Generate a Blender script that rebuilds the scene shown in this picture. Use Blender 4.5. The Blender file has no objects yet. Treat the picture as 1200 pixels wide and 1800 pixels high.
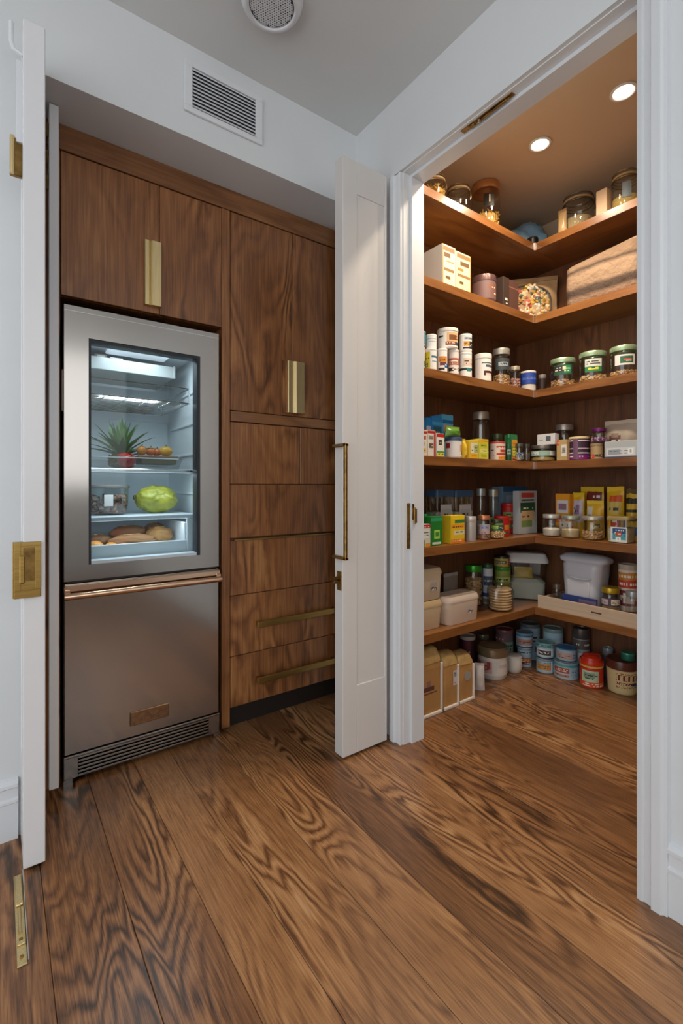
import bpy, bmesh, math, random
from mathutils import Vector, Matrix, noise
random.seed(7)
SC = bpy.context.scene
COL = SC.collection
R = math.radians
# ------------------------------------------------------------------ camera, world, lights, exposure
cam_d = bpy.data.cameras.new('camera'); cam = bpy.data.objects.new('camera', cam_d); COL.objects.link(cam)
cam.location = (0, 0, 1.15)
cam.rotation_euler = (R(90), 0, R(54 - 90))
cam_d.sensor_width = 36; cam_d.sensor_fit = 'AUTO'; cam_d.lens = 36 * 832 / 1800
cam_d.shift_y = -45 / 1800; cam_d.clip_start = .02
SC.camera = cam
SC.view_settings.view_transform = 'Standard'; SC.view_settings.look = 'None'
SC.view_settings.gamma = 1; SC.view_settings.use_curve_mapping = False
SC.view_settings.exposure = 0.47
SC.cycles.use_denoising = True
SC.cycles.max_bounces = 12; SC.cycles.transparent_max_bounces = 24; SC.cycles.sample_clamp_indirect = 6
W = bpy.data.worlds.new('world'); SC.world = W; W.use_nodes = True
bg = W.node_tree.nodes['Background']; bg.inputs[0].default_value = (.95, .98, 1.0, 1); bg.inputs[1].default_value = 1.55

def lamp(name, kind, loc, energy, color, rot=(0, 0, 0), **k):
    d = bpy.data.lights.new(name, kind); d.energy = energy; d.color = color
    for a, b in k.items(): setattr(d, a, b)
    o = bpy.data.objects.new(name, d); COL.objects.link(o); o.location = loc; o.rotation_euler = rot
    return o
DOWN = [(2.26, 1.372), (2.26, .97), (1.86, 1.372), (1.86, .97)]
for i, (x, y) in enumerate(DOWN):
    lamp('downlight_beam', 'SPOT', (x, y, 2.895), 29, (1, .82, .62), spot_size=R(160), spot_blend=1.0, shadow_soft_size=.035)
lamp('fridge_lamp', 'AREA', (.52, 2.225, 1.756), 1.6, (.86, .94, 1), shape='RECTANGLE', size=.26, size_y=.07)
lamp('shelf_fill_light', 'AREA', (.52, 2.21, 1.2095), .65, (.86, .94, 1), shape='RECTANGLE', size=.40, size_y=.012)  # fill light added under the glass shelf to brighten the food below
lamp('drawer_fill_light', 'AREA', (.52, 2.21, 1.0015), .4, (.86, .94, 1), shape='RECTANGLE', size=.40, size_y=.012)  # fill light added under the white shelf to brighten the drawer contents

# ------------------------------------------------------------------ materials
MATS = {}
def lin(h):
    c = [int(h[i:i + 2], 16) / 255 for i in (0, 2, 4)]
    return tuple(x / 12.92 if x <= .04045 else ((x + .055) / 1.055) ** 2.4 for x in c) + (1,)
def col(h, rough=.45, metal=0., **k):
    key = (h, rough, metal, tuple(sorted(k.items())))
    if key in MATS: return MATS[key]
    m = bpy.data.materials.new('paint_' + h); m.use_nodes = True
    b = m.node_tree.nodes['Principled BSDF']
    b.inputs['Base Color'].default_value = lin(h); b.inputs['Roughness'].default_value = rough; b.inputs['Metallic'].default_value = metal
    for a, v in k.items(): b.inputs[a.replace('_', ' ')].default_value = v
    MATS[key] = m
    return m
def N(nt, t, **k):
    n = nt.nodes.new(t)
    for a, v in k.items(): setattr(n, a, v)
    return n
def lk(nt, a, b): nt.links.new(a, b)
def math_(nt, op, a, b=None, c=None):
    n = N(nt, 'ShaderNodeMath', operation=op)
    for i, v in enumerate((a, b, c)):
        if v is None: continue
        if isinstance(v, (int, float)): n.inputs[i].default_value = v
        else: lk(nt, v, n.inputs[i])
    return n.outputs[0]
def noisy(name, h1, h2, scale, rough=.6, bump=.1, detail=4, stretch=(1, 1, 1), metal=0.):
    """two-tone noise material with a little relief"""
    key = ('noisy', name)
    if key in MATS: return MATS[key]
    m = bpy.data.materials.new(name); m.use_nodes = True; nt = m.node_tree; b = nt.nodes['Principled BSDF']
    tc = N(nt, 'ShaderNodeTexCoord'); mp = N(nt, 'ShaderNodeMapping'); mp.inputs['Scale'].default_value = stretch
    lk(nt, tc.outputs['Object'], mp.inputs[0])
    n = N(nt, 'ShaderNodeTexNoise'); n.inputs['Scale'].default_value = scale; n.inputs['Detail'].default_value = detail
    lk(nt, mp.outputs[0], n.inputs['Vector'])
    r = N(nt, 'ShaderNodeValToRGB'); r.color_ramp.elements[0].position = .3; r.color_ramp.elements[1].position = .7
    r.color_ramp.elements[0].color = lin(h1); r.color_ramp.elements[1].color = lin(h2)
    lk(nt, n.outputs[0], r.inputs[0]); lk(nt, r.outputs[0], b.inputs['Base Color'])
    b.inputs['Roughness'].default_value = rough; b.inputs['Metallic'].default_value = metal
    if bump:
        bp = N(nt, 'ShaderNodeBump'); bp.inputs['Strength'].default_value = bump; bp.inputs['Distance'].default_value = .01
        lk(nt, n.outputs[0], bp.inputs['Height']); lk(nt, bp.outputs[0], b.inputs['Normal'])
    MATS[key] = m
    return m
def wood(name, along, stops, freq, across, lenscale, fibre, rough, tone=.25, coat=0., figure=.55, bump=.06, spec=.5, fib=.5, det=2.6, wig=2.5, pore=.0):
    """grain = contour lines of a noise stretched along the board, plus fine fibres; every board gets its own offset and tone"""
    m = bpy.data.materials.new(name); m.use_nodes = True; nt = m.node_tree; b = nt.nodes['Principled BSDF']
    tc = N(nt, 'ShaderNodeTexCoord'); oi = N(nt, 'ShaderNodeObjectInfo')
    off = N(nt, 'ShaderNodeCombineXYZ')
    for i, k in enumerate((37., 91., 53.)): lk(nt, math_(nt, 'MULTIPLY', oi.outputs['Random'], k), off.inputs[i])
    va = N(nt, 'ShaderNodeVectorMath', operation='ADD'); lk(nt, tc.outputs['Object'], va.inputs[0]); lk(nt, off.outputs[0], va.inputs[1])
    def mapped(sa, sl):
        s = [sa, sa, sa]; s['XYZ'.index(along)] = sl
        v = N(nt, 'ShaderNodeVectorMath', operation='MULTIPLY'); lk(nt, va.outputs[0], v.inputs[0]); v.inputs[1].default_value = s
        return v.outputs[0]
    n1 = N(nt, 'ShaderNodeTexNoise'); n1.inputs['Scale'].default_value = 1; n1.inputs['Detail'].default_value = det; n1.inputs['Roughness'].default_value = .42; n1.inputs['Distortion'].default_value = .35
    lk(nt, mapped(across, lenscale), n1.inputs['Vector'])
    ang = math_(nt, 'MULTIPLY', n1.outputs[0], freq)
    n5 = N(nt, 'ShaderNodeTexNoise'); n5.inputs['Scale'].default_value = 1; n5.inputs['Detail'].default_value = 2
    lk(nt, mapped(across * 9, lenscale * 13), n5.inputs['Vector'])
    ring = math_(nt, 'SINE', math_(nt, 'ADD', ang, math_(nt, 'MULTIPLY', n5.outputs[0], wig)))
    ring = math_(nt, 'SUBTRACT', math_(nt, 'MULTIPLY', math_(nt, 'POWER', math_(nt, 'ADD', math_(nt, 'MULTIPLY', ring, .5), .5), .6), 2), 1.2)
    n2 = N(nt, 'ShaderNodeTexNoise'); n2.inputs['Scale'].default_value = 1; n2.inputs['Detail'].default_value = 3
    lk(nt, mapped(fibre, fibre * .03), n2.inputs['Vector'])
    n3 = N(nt, 'ShaderNodeTexNoise'); n3.inputs['Scale'].default_value = 1; n3.inputs['Detail'].default_value = 2
    lk(nt, mapped(across * 1.1, lenscale * 1.4), n3.inputs['Vector'])
    amp = N(nt, 'ShaderNodeMapRange'); lk(nt, n3.outputs[0], amp.inputs[0])
    amp.inputs[1].default_value = .46; amp.inputs[2].default_value = .66; amp.inputs[3].default_value = .10; amp.inputs[4].default_value = figure
    g = math_(nt, 'MULTIPLY', ring, math_(nt, 'MULTIPLY', amp.outputs[0], .5))
    f = math_(nt, 'MULTIPLY', math_(nt, 'SUBTRACT', n2.outputs[0], .5), fib)
    t = math_(nt, 'MULTIPLY', math_(nt, 'SUBTRACT', oi.outputs['Random'], .5), tone)
    n4 = N(nt, 'ShaderNodeTexNoise'); n4.inputs['Scale'].default_value = 1; n4.inputs['Detail'].default_value = 1
    lk(nt, mapped(across * .5, lenscale * .8), n4.inputs['Vector'])
    bl = math_(nt, 'MULTIPLY', math_(nt, 'SUBTRACT', n4.outputs[0], .5), .5)
    v = math_(nt, 'ADD', math_(nt, 'ADD', math_(nt, 'ADD', math_(nt, 'ADD', .5, g), f), t), bl)
    if pore:
        n6 = N(nt, 'ShaderNodeTexNoise'); n6.inputs['Scale'].default_value = 1; n6.inputs['Detail'].default_value = 1
        lk(nt, mapped(420, 16), n6.inputs['Vector'])
        v = math_(nt, 'SUBTRACT', v, math_(nt, 'MULTIPLY', math_(nt, 'GREATER_THAN', n6.outputs[0], .60), pore))
    r = N(nt, 'ShaderNodeValToRGB'); cr = r.color_ramp
    cr.elements[0].position, cr.elements[0].color = stops[0][0], lin(stops[0][1])
    cr.elements[1].position, cr.elements[1].color = stops[-1][0], lin(stops[-1][1])
    for p, c in stops[1:-1]: cr.elements.new(p).color = lin(c)
    lk(nt, v, r.inputs[0]); lk(nt, r.outputs[0], b.inputs['Base Color'])
    b.inputs['Roughness'].default_value = rough; b.inputs['Coat Weight'].default_value = coat; b.inputs['Coat Roughness'].default_value = .22
    b.inputs['Specular IOR Level'].default_value = spec
    bp = N(nt, 'ShaderNodeBump'); bp.inputs['Strength'].default_value = bump; bp.inputs['Distance'].default_value = .004
    lk(nt, v, bp.inputs['Height']); lk(nt, bp.outputs[0], b.inputs['Normal'])
    return m
def glass(name, tint, gloss=.10, edge=.55, rough=.02):
    m = bpy.data.materials.new(name); m.use_nodes = True; nt = m.node_tree; nt.nodes.clear()
    out = N(nt, 'ShaderNodeOutputMaterial'); mx = N(nt, 'ShaderNodeMixShader'); tr = N(nt, 'ShaderNodeBsdfTransparent'); gl = N(nt, 'ShaderNodeBsdfGlossy')
    tr.inputs[0].default_value = lin(tint); gl.inputs['Roughness'].default_value = rough
    lw = N(nt, 'ShaderNodeLayerWeight'); lw.inputs[0].default_value = .35
    f = math_(nt, 'ADD', math_(nt, 'MULTIPLY', math_(nt, 'POWER', lw.outputs['Facing'], 2.5), edge), gloss)
    lk(nt, f, mx.inputs[0]); lk(nt, tr.outputs[0], mx.inputs[1]); lk(nt, gl.outputs[0], mx.inputs[2]); lk(nt, mx.outputs[0], out.inputs[0])
    return m
def glow(name, c, s):
    m = bpy.data.materials.new(name); m.use_nodes = True; b = m.node_tree.nodes['Principled BSDF']
    b.inputs['Base Color'].default_value = lin(c); b.inputs['Emission Color'].default_value = lin(c); b.inputs['Emission Strength'].default_value = s
    return m
def steel(name, h, rough, aniso):
    m = col(h, rough, 1.).copy(); m.name = name
    m.node_tree.nodes['Principled BSDF'].inputs['Anisotropic'].default_value = aniso
    return m

M_WALL = noisy('wall_paint', 'd3d6d8', 'd7dadc', 3, .55, .02)
M_CEIL = noisy('ceiling_paint', 'cfd2d2', 'd4d6d6', 3, .7, .02)
M_TRIM = noisy('trim_enamel', 'd6d9dd', 'dadde0', 2, .28, .01)
M_DOOR = noisy('door_enamel', 'dcdde0', 'e1e1e3', 2, .26, .01)
M_DOOR_DIM = noisy('door_enamel_dimmed', 'cfccc9', 'd3d0cd', 2, .28, .01)  # door enamel darkened: dimmer, warmer light on the folded leaf is painted in
M_TAN = noisy('pantry_paint', 'c4b09a', 'c8b59f', 3, .75, .02)
M_FLOOR = wood('oak_floor', 'Y', [(.02, '3c2614'), (.34, '6c472b'), (.56, '875d3a'), (.8, 'a1754c'), (1, 'b38c64')], 135, 5.5, .9, 230, .33, .34, .15, .8, .12, .5, .8, 2.6, 4.5, .14)
M_WALNUT = wood('walnut_veneer', 'Z', [(.02, '3c2411'), (.34, '6f4526'), (.6, '915e36'), (.95, 'b98650')], 62, 4.5, 1.3, 150, .34, .12, .12, .55, .04, .5, .72)
M_WALNUTX = wood('walnut_rail', 'X', [(.02, '3f2814'), (.36, '6e4629'), (.6, '8a5d39'), (.95, 'aa7c53')], 50, 4.5, 1.2, 150, .34, .06, .1, .3, .04, .5, .4)
M_SHELFX = wood('shelf_walnut_left', 'X', [(.02, '402512'), (.36, '714623'), (.6, '8a5a2e'), (.95, 'a36f3e')], 50, 5, 1., 150, .3, .06, .25, .3, .03, .5, .4)
M_SHELFY = wood('shelf_walnut_right', 'Y', [(.02, '402512'), (.36, '714623'), (.6, '8a5a2e'), (.95, 'a36f3e')], 50, 5, 1., 150, .3, .06, .25, .3, .03, .5, .4)
M_BACK = wood('back_panel_walnut', 'Z', [(.02, '382112'), (.36, '5d3b26'), (.6, '764c30'), (.95, '8f6140')], 50, 6, .9, 180, .45, .06, 0, .35, .04, .5, .6)
M_SUB = col('241509', .8)
M_BRASS = noisy('satin_brass', 'd0b884', 'dcc796', 30, .42, .0, 2, (6, 6, .3), 1.)
M_BRASSD = noisy('aged_brass', '7a5f38', 'a5844c', 40, .32, .0, 2, (1, 1, 1), 1.)
M_BRASSX = noisy('satin_brass_pull', 'a98a4c', 'bb9b5c', 30, .36, .0, 2, (.3, 6, 6), 1.)
M_STEEL = steel('brushed_steel', 'a8a29c', .15, .25)
M_CHROME = col('c9c7c4', .16, 1.)
M_RAIL = col('d9b79a', .2, 1.)
M_BLACK = col('0d0b0a', .6)
M_LINER = col('e2e8ec', .35)
M_GLASS = glass('jar_glass', 'f3f5f3', .10, .65, .04)
M_PANE = glass('fridge_glass', 'e8eff1', .02, .35)
M_CLEAR = glass('clear_plastic', 'eceeed', .06, .45, .2)

# ------------------------------------------------------------------ mesh helpers
class MB:
    """collects shapes, then links them as ONE mesh object"""
    def __init__(s): s.v = []; s.f = []; s.m = []
    def add(s, vs, fs, mi=0):
        b = len(s.v); s.v += [tuple(p) for p in vs]
        for f in fs: s.f.append(tuple(b + i for i in f)); s.m.append(mi)
        return s
    def box(s, x0, x1, y0, y1, z0, z1, mi=0, bev=0.):
        if bev <= 0:
            return s.add([(x0, y0, z0), (x1, y0, z0), (x1, y1, z0), (x0, y1, z0), (x0, y0, z1), (x1, y0, z1), (x1, y1, z1), (x0, y1, z1)],
                         [(0, 3, 2, 1), (4, 5, 6, 7), (0, 1, 5, 4), (1, 2, 6, 5), (2, 3, 7, 6), (3, 0, 4, 7)], mi)
        bm = bmesh.new(); bmesh.ops.create_cube(bm, size=1)
        for v in bm.verts: v.co = ((x0 + x1) / 2 + v.co.x * (x1 - x0), (y0 + y1) / 2 + v.co.y * (y1 - y0), (z0 + z1) / 2 + v.co.z * (z1 - z0))
        bmesh.ops.bevel(bm, geom=bm.edges[:], offset=min(bev, .45 * min(x1 - x0, y1 - y0, z1 - z0)), segments=1, affect='EDGES', profile=.5)
        bm.verts.index_update()
        s.add([v.co[:] for v in bm.verts], [[v.index for v in f.verts] for f in bm.faces], mi); bm.free()
        return s
    def lathe(s, prof, seg=28, mi=0, cx=0., cy=0., bump=None):
        vs = []; fs = []; rows = []
        for k, (r, z) in enumerate(prof):
            if r < 1e-5: rows.append([len(vs)]); vs.append((cx, cy, z))
            else:
                row = []
                for j in range(seg):
                    a = 2 * math.pi * j / seg; rr = r * (bump(a, z) if bump else 1)
                    row.append(len(vs)); vs.append((cx + rr * math.cos(a), cy + rr * math.sin(a), z))
                rows.append(row)
        for a, b in zip(rows, rows[1:]):
            for j in range(seg):
                p = [a[j % len(a)], a[(j + 1) % len(a)], b[(j + 1) % len(b)], b[j % len(b)]]
                q = []
                for i in p:
                    if i not in q: q.append(i)
                if len(q) > 2: fs.append(q)
        return s.add(vs, fs, mi)
    def tube(s, pts, r, seg=8, mi=0, closed=False):
        pts = [Vector(p) for p in pts]; n = len(pts); vs = []; fs = []
        up0 = None
        for i, p in enumerate(pts):
            t = (pts[(i + 1) % n] - pts[i - 1]) if closed else (pts[min(i + 1, n - 1)] - pts[max(i - 1, 0)])
            t.normalize()
            u = up0 if up0 else (Vector((0, 0, 1)) if abs(t.z) < .9 else Vector((1, 0, 0)))
            a = t.cross(u).normalized(); b = a.cross(t).normalized(); up0 = b
            for j in range(seg):
                g = 2 * math.pi * j / seg
                vs.append(p + r * (math.cos(g) * a + math.sin(g) * b))
        for i in range(n if closed else n - 1):
            for j in range(seg):
                k = (i + 1) % n
                fs.append((i * seg + j, i * seg + (j + 1) % seg, k * seg + (j + 1) % seg, k * seg + j))
        if not closed: fs += [tuple(range(seg)), tuple((n - 1) * seg + j for j in range(seg))]
        return s.add(vs, fs, mi)
    def prism(s, poly, axis, a0, a1, mi=0):
        """polygon in the plane of the two other axes (x,y,z order), extruded from a0 to a1"""
        k = 'xyz'.index(axis); n = len(poly); vs = []
        for a in (a0, a1):
            for p in poly: q = list(p); q.insert(k, a); vs.append(q)
        fs = [tuple(range(n)), tuple(range(n, 2 * n))] + [(i, (i + 1) % n, n + (i + 1) % n, n + i) for i in range(n)]
        return s.add(vs, fs, mi)
    def loft(s, secs, n=6, mi=0, cap=(1, 1), wob=None):
        """secs: (z, half width, half depth, corner radius) rounded rectangles joined upwards"""
        vs = []; fs = []; m = 4 * n
        for (z, hw, hd, rad) in secs:
            rad = min(rad, hw, hd)
            for q, (sx, sy) in enumerate(((1, 1), (-1, 1), (-1, -1), (1, -1))):
                for j in range(n):
                    a = math.pi / 2 * (q + j / (n - 1))
                    p = Vector((sx * (hw - rad) + rad * math.cos(a), sy * (hd - rad) + rad * math.sin(a), z))
                    if wob: p = Vector(wob(p))
                    vs.append(p)
        for k in range(len(secs) - 1):
            for j in range(m): fs.append((k * m + j, k * m + (j + 1) % m, (k + 1) * m + (j + 1) % m, (k + 1) * m + j))
        if cap[0]: fs.append(tuple(reversed(range(m))))
        if cap[1]: fs.append(tuple(range((len(secs) - 1) * m, len(secs) * m)))
        return s.add(vs, fs, mi)
    def ico(s, c, sc, rot=0., mi=0, sub=1):
        key = sub
        if key not in ICO:
            bm = bmesh.new(); bmesh.ops.create_icosphere(bm, subdivisions=sub, radius=1)
            bm.verts.index_update(); ICO[key] = ([v.co.copy() for v in bm.verts], [[v.index for v in f.verts] for f in bm.faces]); bm.free()
        vs, fs = ICO[key]
        M = Matrix.Rotation(rot, 3, Vector((random.random() - .5, random.random() - .5, random.random() + .1)).normalized()) if rot else Matrix.Identity(3)
        c = Vector(c)
        return s.add([c + M @ Vector((v.x * sc[0], v.y * sc[1], v.z * sc[2])) for v in vs], fs, mi)
    def mesh(s, name, mats, smooth=True, ang=38):
        me = bpy.data.meshes.new(name); me.from_pydata(s.v, [], s.f)
        for m in (mats if isinstance(mats, (list, tuple)) else [mats]): me.materials.append(m)
        me.polygons.foreach_set('material_index', s.m)
        bm = bmesh.new(); bm.from_mesh(me); bmesh.ops.recalc_face_normals(bm, faces=bm.faces[:]); bm.to_mesh(me); bm.free()
        if smooth:
            me.polygons.foreach_set('use_smooth', [True] * len(me.polygons)); me.set_sharp_from_angle(angle=R(ang))
        me.update()
        return me
    def build(s, name, mats, parent=None, loc=None, rot=None, kind=None, label=None, smooth=True, ang=38):
        return put(name, s.mesh(name, mats, smooth, ang), parent, loc, rot, kind, label)
ICO = {}
def put(name, me, parent=None, loc=None, rot=None, kind=None, label=None):
    o = bpy.data.objects.new(name, me); COL.objects.link(o)
    if parent: o.parent = parent
    if loc: o.location = loc
    if rot: o.rotation_euler = rot
    if kind: o['kind'] = kind
    if label: o['label'] = label
    return o
def thing(name, label, cat, loc=(0, 0, 0), rz=0., group=None):
    o = bpy.data.objects.new(name, None); COL.objects.link(o); o.empty_display_size = .05
    o.location = loc; o.rotation_euler = (0, 0, R(rz)); o['label'] = label; o['category'] = cat
    if group: o['group'] = group
    return o
def struct(name, mb, mats, label, cat='wall', parent=None, smooth=True):
    o = mb.build(name, mats, parent, kind='structure', smooth=smooth)
    o['label'] = label; o['category'] = cat
    return o
# ------------------------------------------------------------------ the room
FY, WX, WX2, SY = 2.11, 1.465, 1.57, 1.888          # cabinet face, doorway wall faces, left wall face
CZ, HZ = 2.916, 2.547                                # ceiling, door head
OY0, OY1 = .589, 1.541                               # pantry opening
PY, PX = 2.0, 2.99                                   # pantry walls
# floor: a dark sub-floor with real boards on it
fl = struct('floor', MB().box(-2.4, 3.05, -2.6, 2.8, -.06, -.018), M_SUB, 'dark stained wide plank oak floor running through room and pantry', 'floor')
seams = [-2.4, -2.2, -2.01, -1.82, -1.63, -1.44, -1.25, -1.06, -.87, -.68, -.49, -.30, -.10, .104, .288, .46, .604, .805, .99, 1.17, 1.36, 1.55, 1.74, 1.93, 2.12, 2.31, 2.5, 2.69, 2.88, 3.05]
jr = random.Random(11)
for a, b in zip(seams, seams[1:]):
    j = jr.choice([-1.1, -.6, -.2]); ys = [-2.6, j] + ([jr.uniform(1.5, 2.0)] if a > 1.6 or a < -.2 else []) + [2.8]
    for y0, y1 in zip(ys, ys[1:]):
        w, l = b - a - .0012, y1 - y0 - .0012
        MB().box(-w / 2, w / 2, -l / 2, l / 2, -.018, 0, 0, .0012).build('plank', M_FLOOR, fl, ((a + b) / 2, (y0 + y1) / 2, 0), smooth=False)
struct('ceiling', MB().box(-2.4, WX, -2.6, SY, CZ, CZ + .06), M_CEIL, 'pale grey flat ceiling above the room', 'ceiling')
struct('ceiling_pantry', MB().box(WX2, PX, -.2, PY, CZ, CZ + .06), M_TAN, 'tan pantry ceiling with round downlights', 'ceiling')
struct('wall_left', MB().box(-2.4, .105, SY, SY + .1, 0, CZ + .06).box(.105, WX, SY, 2.75, 2.545, CZ + .06).box(.005, .105, SY + .1, 2.75, 0, CZ).box(.105, 1.72, 2.75, 2.85, 0, CZ).box(1.62, 1.72, PY + .06, 2.75, 0, CZ).box(WX, 1.72, PY + .06, 2.75, 2.545, CZ), M_WALL, 'pale wall with the recess for fridge and cabinets under its grey soffit', 'wall', smooth=False)
struct('wall_right', MB().box(WX, WX2, OY1 + .012, PY + .06, 0, CZ + .06).box(WX, WX2, OY0 - .012, OY1 + .012, HZ + .012, CZ + .06).box(WX, WX2, -2.6, OY0 - .012, 0, CZ + .06), M_WALL, 'pale wall with the tall pantry doorway in it', 'wall', smooth=False)
struct('wall_pantry_left', MB().box(WX2, PX + .06, PY, PY + .06, 0, CZ), M_TAN, 'tan pantry wall behind the left shelves', 'wall')
struct('wall_pantry_back', MB().box(PX, PX + .06, -.26, PY, 0, CZ), M_TAN, 'tan pantry wall behind the right shelves', 'wall')
struct('wall_pantry_right', MB().box(WX2, PX, -.26, -.2, 0, CZ), M_TAN, 'tan end wall of the pantry out of view', 'wall')
# far side of the room (behind the camera): low walls with wide windows
struct('wall_back', MB().box(-2.4, WX, -2.66, -2.6, 0, 1.15).box(-2.4, WX, -2.66, -2.6, 2.86, CZ).box(-2.4, -2.1, -2.66, -2.6, 1.15, 2.86).box(1.40, WX, -2.66, -2.6, 1.15, 2.86), M_WALL, 'wall behind the viewer with a high wide window', 'wall', smooth=False)
struct('wall_side', MB().box(-2.46, -2.4, -2.6, SY + .1, 0, .06).box(-2.46, -2.4, -2.6, SY + .1, 2.8, CZ).box(-2.46, -2.4, 1.5, SY + .1, .06, 2.8), M_WALL, 'wall to the left out of view with a wide window', 'wall', smooth=False)
# baseboards: plain board, bead and cap
def baseboard(name, label, axis, a0, a1, face, sgn):
    t = .014; P = [(0, 0), (t, 0), (t, .118), (t + .005, .122), (t + .005, .130), (t - .002, .136), (t - .002, .166), (t + .006, .172), (t + .006, .182), (t - .004, .192), (0, .196)]
    poly = [(face + sgn * p, z) for p, z in P]
    o = struct(name, MB().prism(poly, axis, a0, a1), M_TRIM, label, 'baseboard', smooth=False)
baseboard('baseboard_left', 'white moulded baseboard on the left wall beside the folding door', 'x', -2.39, .055, SY, -1)
baseboard('baseboard_right', 'white moulded baseboard right of the pantry doorway', 'y', -2.59, .515, WX, -1)
# casings
def casing(name, label, y_in, s):
    P = [(0, 0), (0, .020), (.012, .022), (.018, .017), (.034, .019), (.038, .028), (.060, .028), (.066, .021), (.074, .020), (.076, 0)]
    poly = [(WX - d, y_in + s * (w + .004)) for w, d in P]
    struct(name, MB().prism(poly, 'z', 0, HZ if s > 0 else CZ - .3), M_TRIM, label, 'casing', smooth=False)
casing('trim_1', 'white moulded door casing left of the pantry doorway', OY1, 1)
casing('trim_2', 'white moulded door casing right of the pantry doorway', OY0, -1)
struct('trim_3', MB().box(WX - .020, WX, OY0 - .080, OY1 + .080, HZ + .004, HZ + .012).box(WX - .007, WX, OY0 - .080, OY1 + .080, HZ + .012, HZ + .078), M_WALL, 'flat pale head casing over the pantry doorway', 'casing', smooth=False)
# jamb lining with its stop
jm = MB()
jm.box(WX - .004, WX2 + .004, OY1, OY1 + .012, 0, HZ).box(WX + .034, WX2 + .004, OY1 - .014, OY1, 0, HZ - .014)
jm.box(WX - .004, WX2 + .004, OY0 - .012, OY0, 0, HZ).box(WX + .034, WX2 + .004, OY0, OY0 + .014, 0, HZ - .014)
jm.box(WX - .004, WX2 + .004, OY0 - .012, OY1 + .012, HZ, HZ + .012).box(WX + .034, WX2 + .004, OY0, OY1, HZ - .014, HZ)
struct('trim_4', jm, M_TRIM, 'white jamb lining and stop inside the pantry doorway', 'door frame', smooth=False)
# brass keeps on the jamb
t = thing('strike_plate', 'aged brass latch keep on the left jamb of the pantry doorway', 'strike plate', (1.49, OY1, .90))
MB().box(-.010, .008, -.003, 0, -.03, .175, 0, .001).build('plate', M_BRASSD, t)
MB().box(-.006, .006, -.006, -.003, -.025, .06, 0, .001).box(.008, .020, -.018, -.014, .10, .172, 0, .001).box(.022, .034, -.022, -.016, .085, .15, 0, .002).build('keep', M_BRASSD, t)
MB().tube([(.020, -.020, .082), (.020, -.020, .155)], .0045).build('pin', M_BRASSD, t)
t = thing('ball_catch', 'long aged brass catch under the head of the pantry doorway', 'catch', (1.482, 1.115, HZ))
MB().box(-.011, .011, -.115, .115, -.003, 0, 0, .001).build('plate', M_BRASSD, t)
MB().box(-.005, .006, -.085, .02, -.009, -.003, 0, .002).box(-.008, .008, .055, .08, -.008, -.003, 0, .002).tube([(0, -.10, -.006), (.002, .05, -.008)], .0032).build('spring_bar', M_BRASSD, t)
MB().lathe([(0, -.012), (.005, -.010), (.006, -.003)], 12, cx=0, cy=.035).build('roller', M_CHROME, t)

# ------------------------------------------------------------------ white doors
# right leaf, folded back by the left casing
t = struct('door_3', MB().box(1.171, 1.411, 1.603, 1.654, .015, 2.537), M_DOOR_DIM, 'white folded door leaf beside the pantry opening with a brass pull', 'door', smooth=False)
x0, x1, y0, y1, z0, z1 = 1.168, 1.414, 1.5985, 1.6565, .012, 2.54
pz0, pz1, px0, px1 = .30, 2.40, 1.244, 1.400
MB().box(x0, px0, y0, y1, z0, z1, 0, .002).build('stile', M_DOOR_DIM, t, smooth=False)
MB().box(px1, x1, y0, y1, z0, z1, 0, .002).build('stile', M_DOOR_DIM, t, smooth=False)
MB().box(px0, px1, y0, y1, z0, pz0, 0, .002).build('rail', M_DOOR_DIM, t, smooth=False)
MB().box(px0, px1, y0, y1, pz1, z1, 0, .002).build('rail', M_DOOR_DIM, t, smooth=False)
MB().box(px0 + .001, px1 - .001, y0 + .009, y1 - .009, pz0 + .001, pz1 - .001).build('panel', M_DOOR_DIM, t, smooth=False)
h = MB()
h.box(1.150, 1.163, 1.556, 1.572, .846, 1.328, 0, .002)
for z in (.846, 1.315): h.box(1.150, 1.168, 1.556, 1.652, z, z + .013, 0, .002)
h.build('pull_handle', M_BRASSD, t, label='aged brass pull handle on the door edge', smooth=False)
lo = MB().box(1.164, 1.168, 1.606, 1.636, .712, .792, 0, .001).build('latch_plate', M_BRASSD, t, smooth=False)
MB().tube([(1.168, 1.626, .762), (1.146, 1.626, .762)], .009, 10).box(1.140, 1.166, 1.618, 1.634, .742, .752, 0, .001).build('latch_knob', M_BRASSD, lo)
# left leaf seen edge-on
t = struct('door_1', MB().box(.064, .116, 1.698, 1.928, .010, 2.543), M_DOOR, 'white folding door leaf seen edge-on at the far left', 'door', smooth=False)
for a, b, c, d in ((1.696, 1.77, .008, 2.545), (1.86, 1.93, .008, 2.545)): MB().box(.062, .118, a, b, c, d, 0, .002).build('stile', M_DOOR, t, smooth=False)
for c, d in ((.008, .30), (2.42, 2.545)): MB().box(.062, .118, 1.77, 1.86, c, d, 0, .002).build('rail', M_DOOR, t, smooth=False)
lp = MB().box(.040, .106, 1.690, 1.696, .818, .984, 0, .0012).box(.036, .062, 1.696, 1.72, .818, .984, 0, .001).build('lock_plate', M_BRASSX, t, label='polished brass edge lock', smooth=False)
MB().box(.062, .098, 1.6885, 1.690, .868, .968).build('keyway', M_BRASSD, lp, smooth=False)
MB().box(.052, .066, 1.684, 1.690, .862, .945, 0, .003).lathe([(0, 0), (.005, 0), (.005, .004), (0, .005)], 10).build('latch_lever', M_BRASSX, lp, smooth=False)
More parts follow.
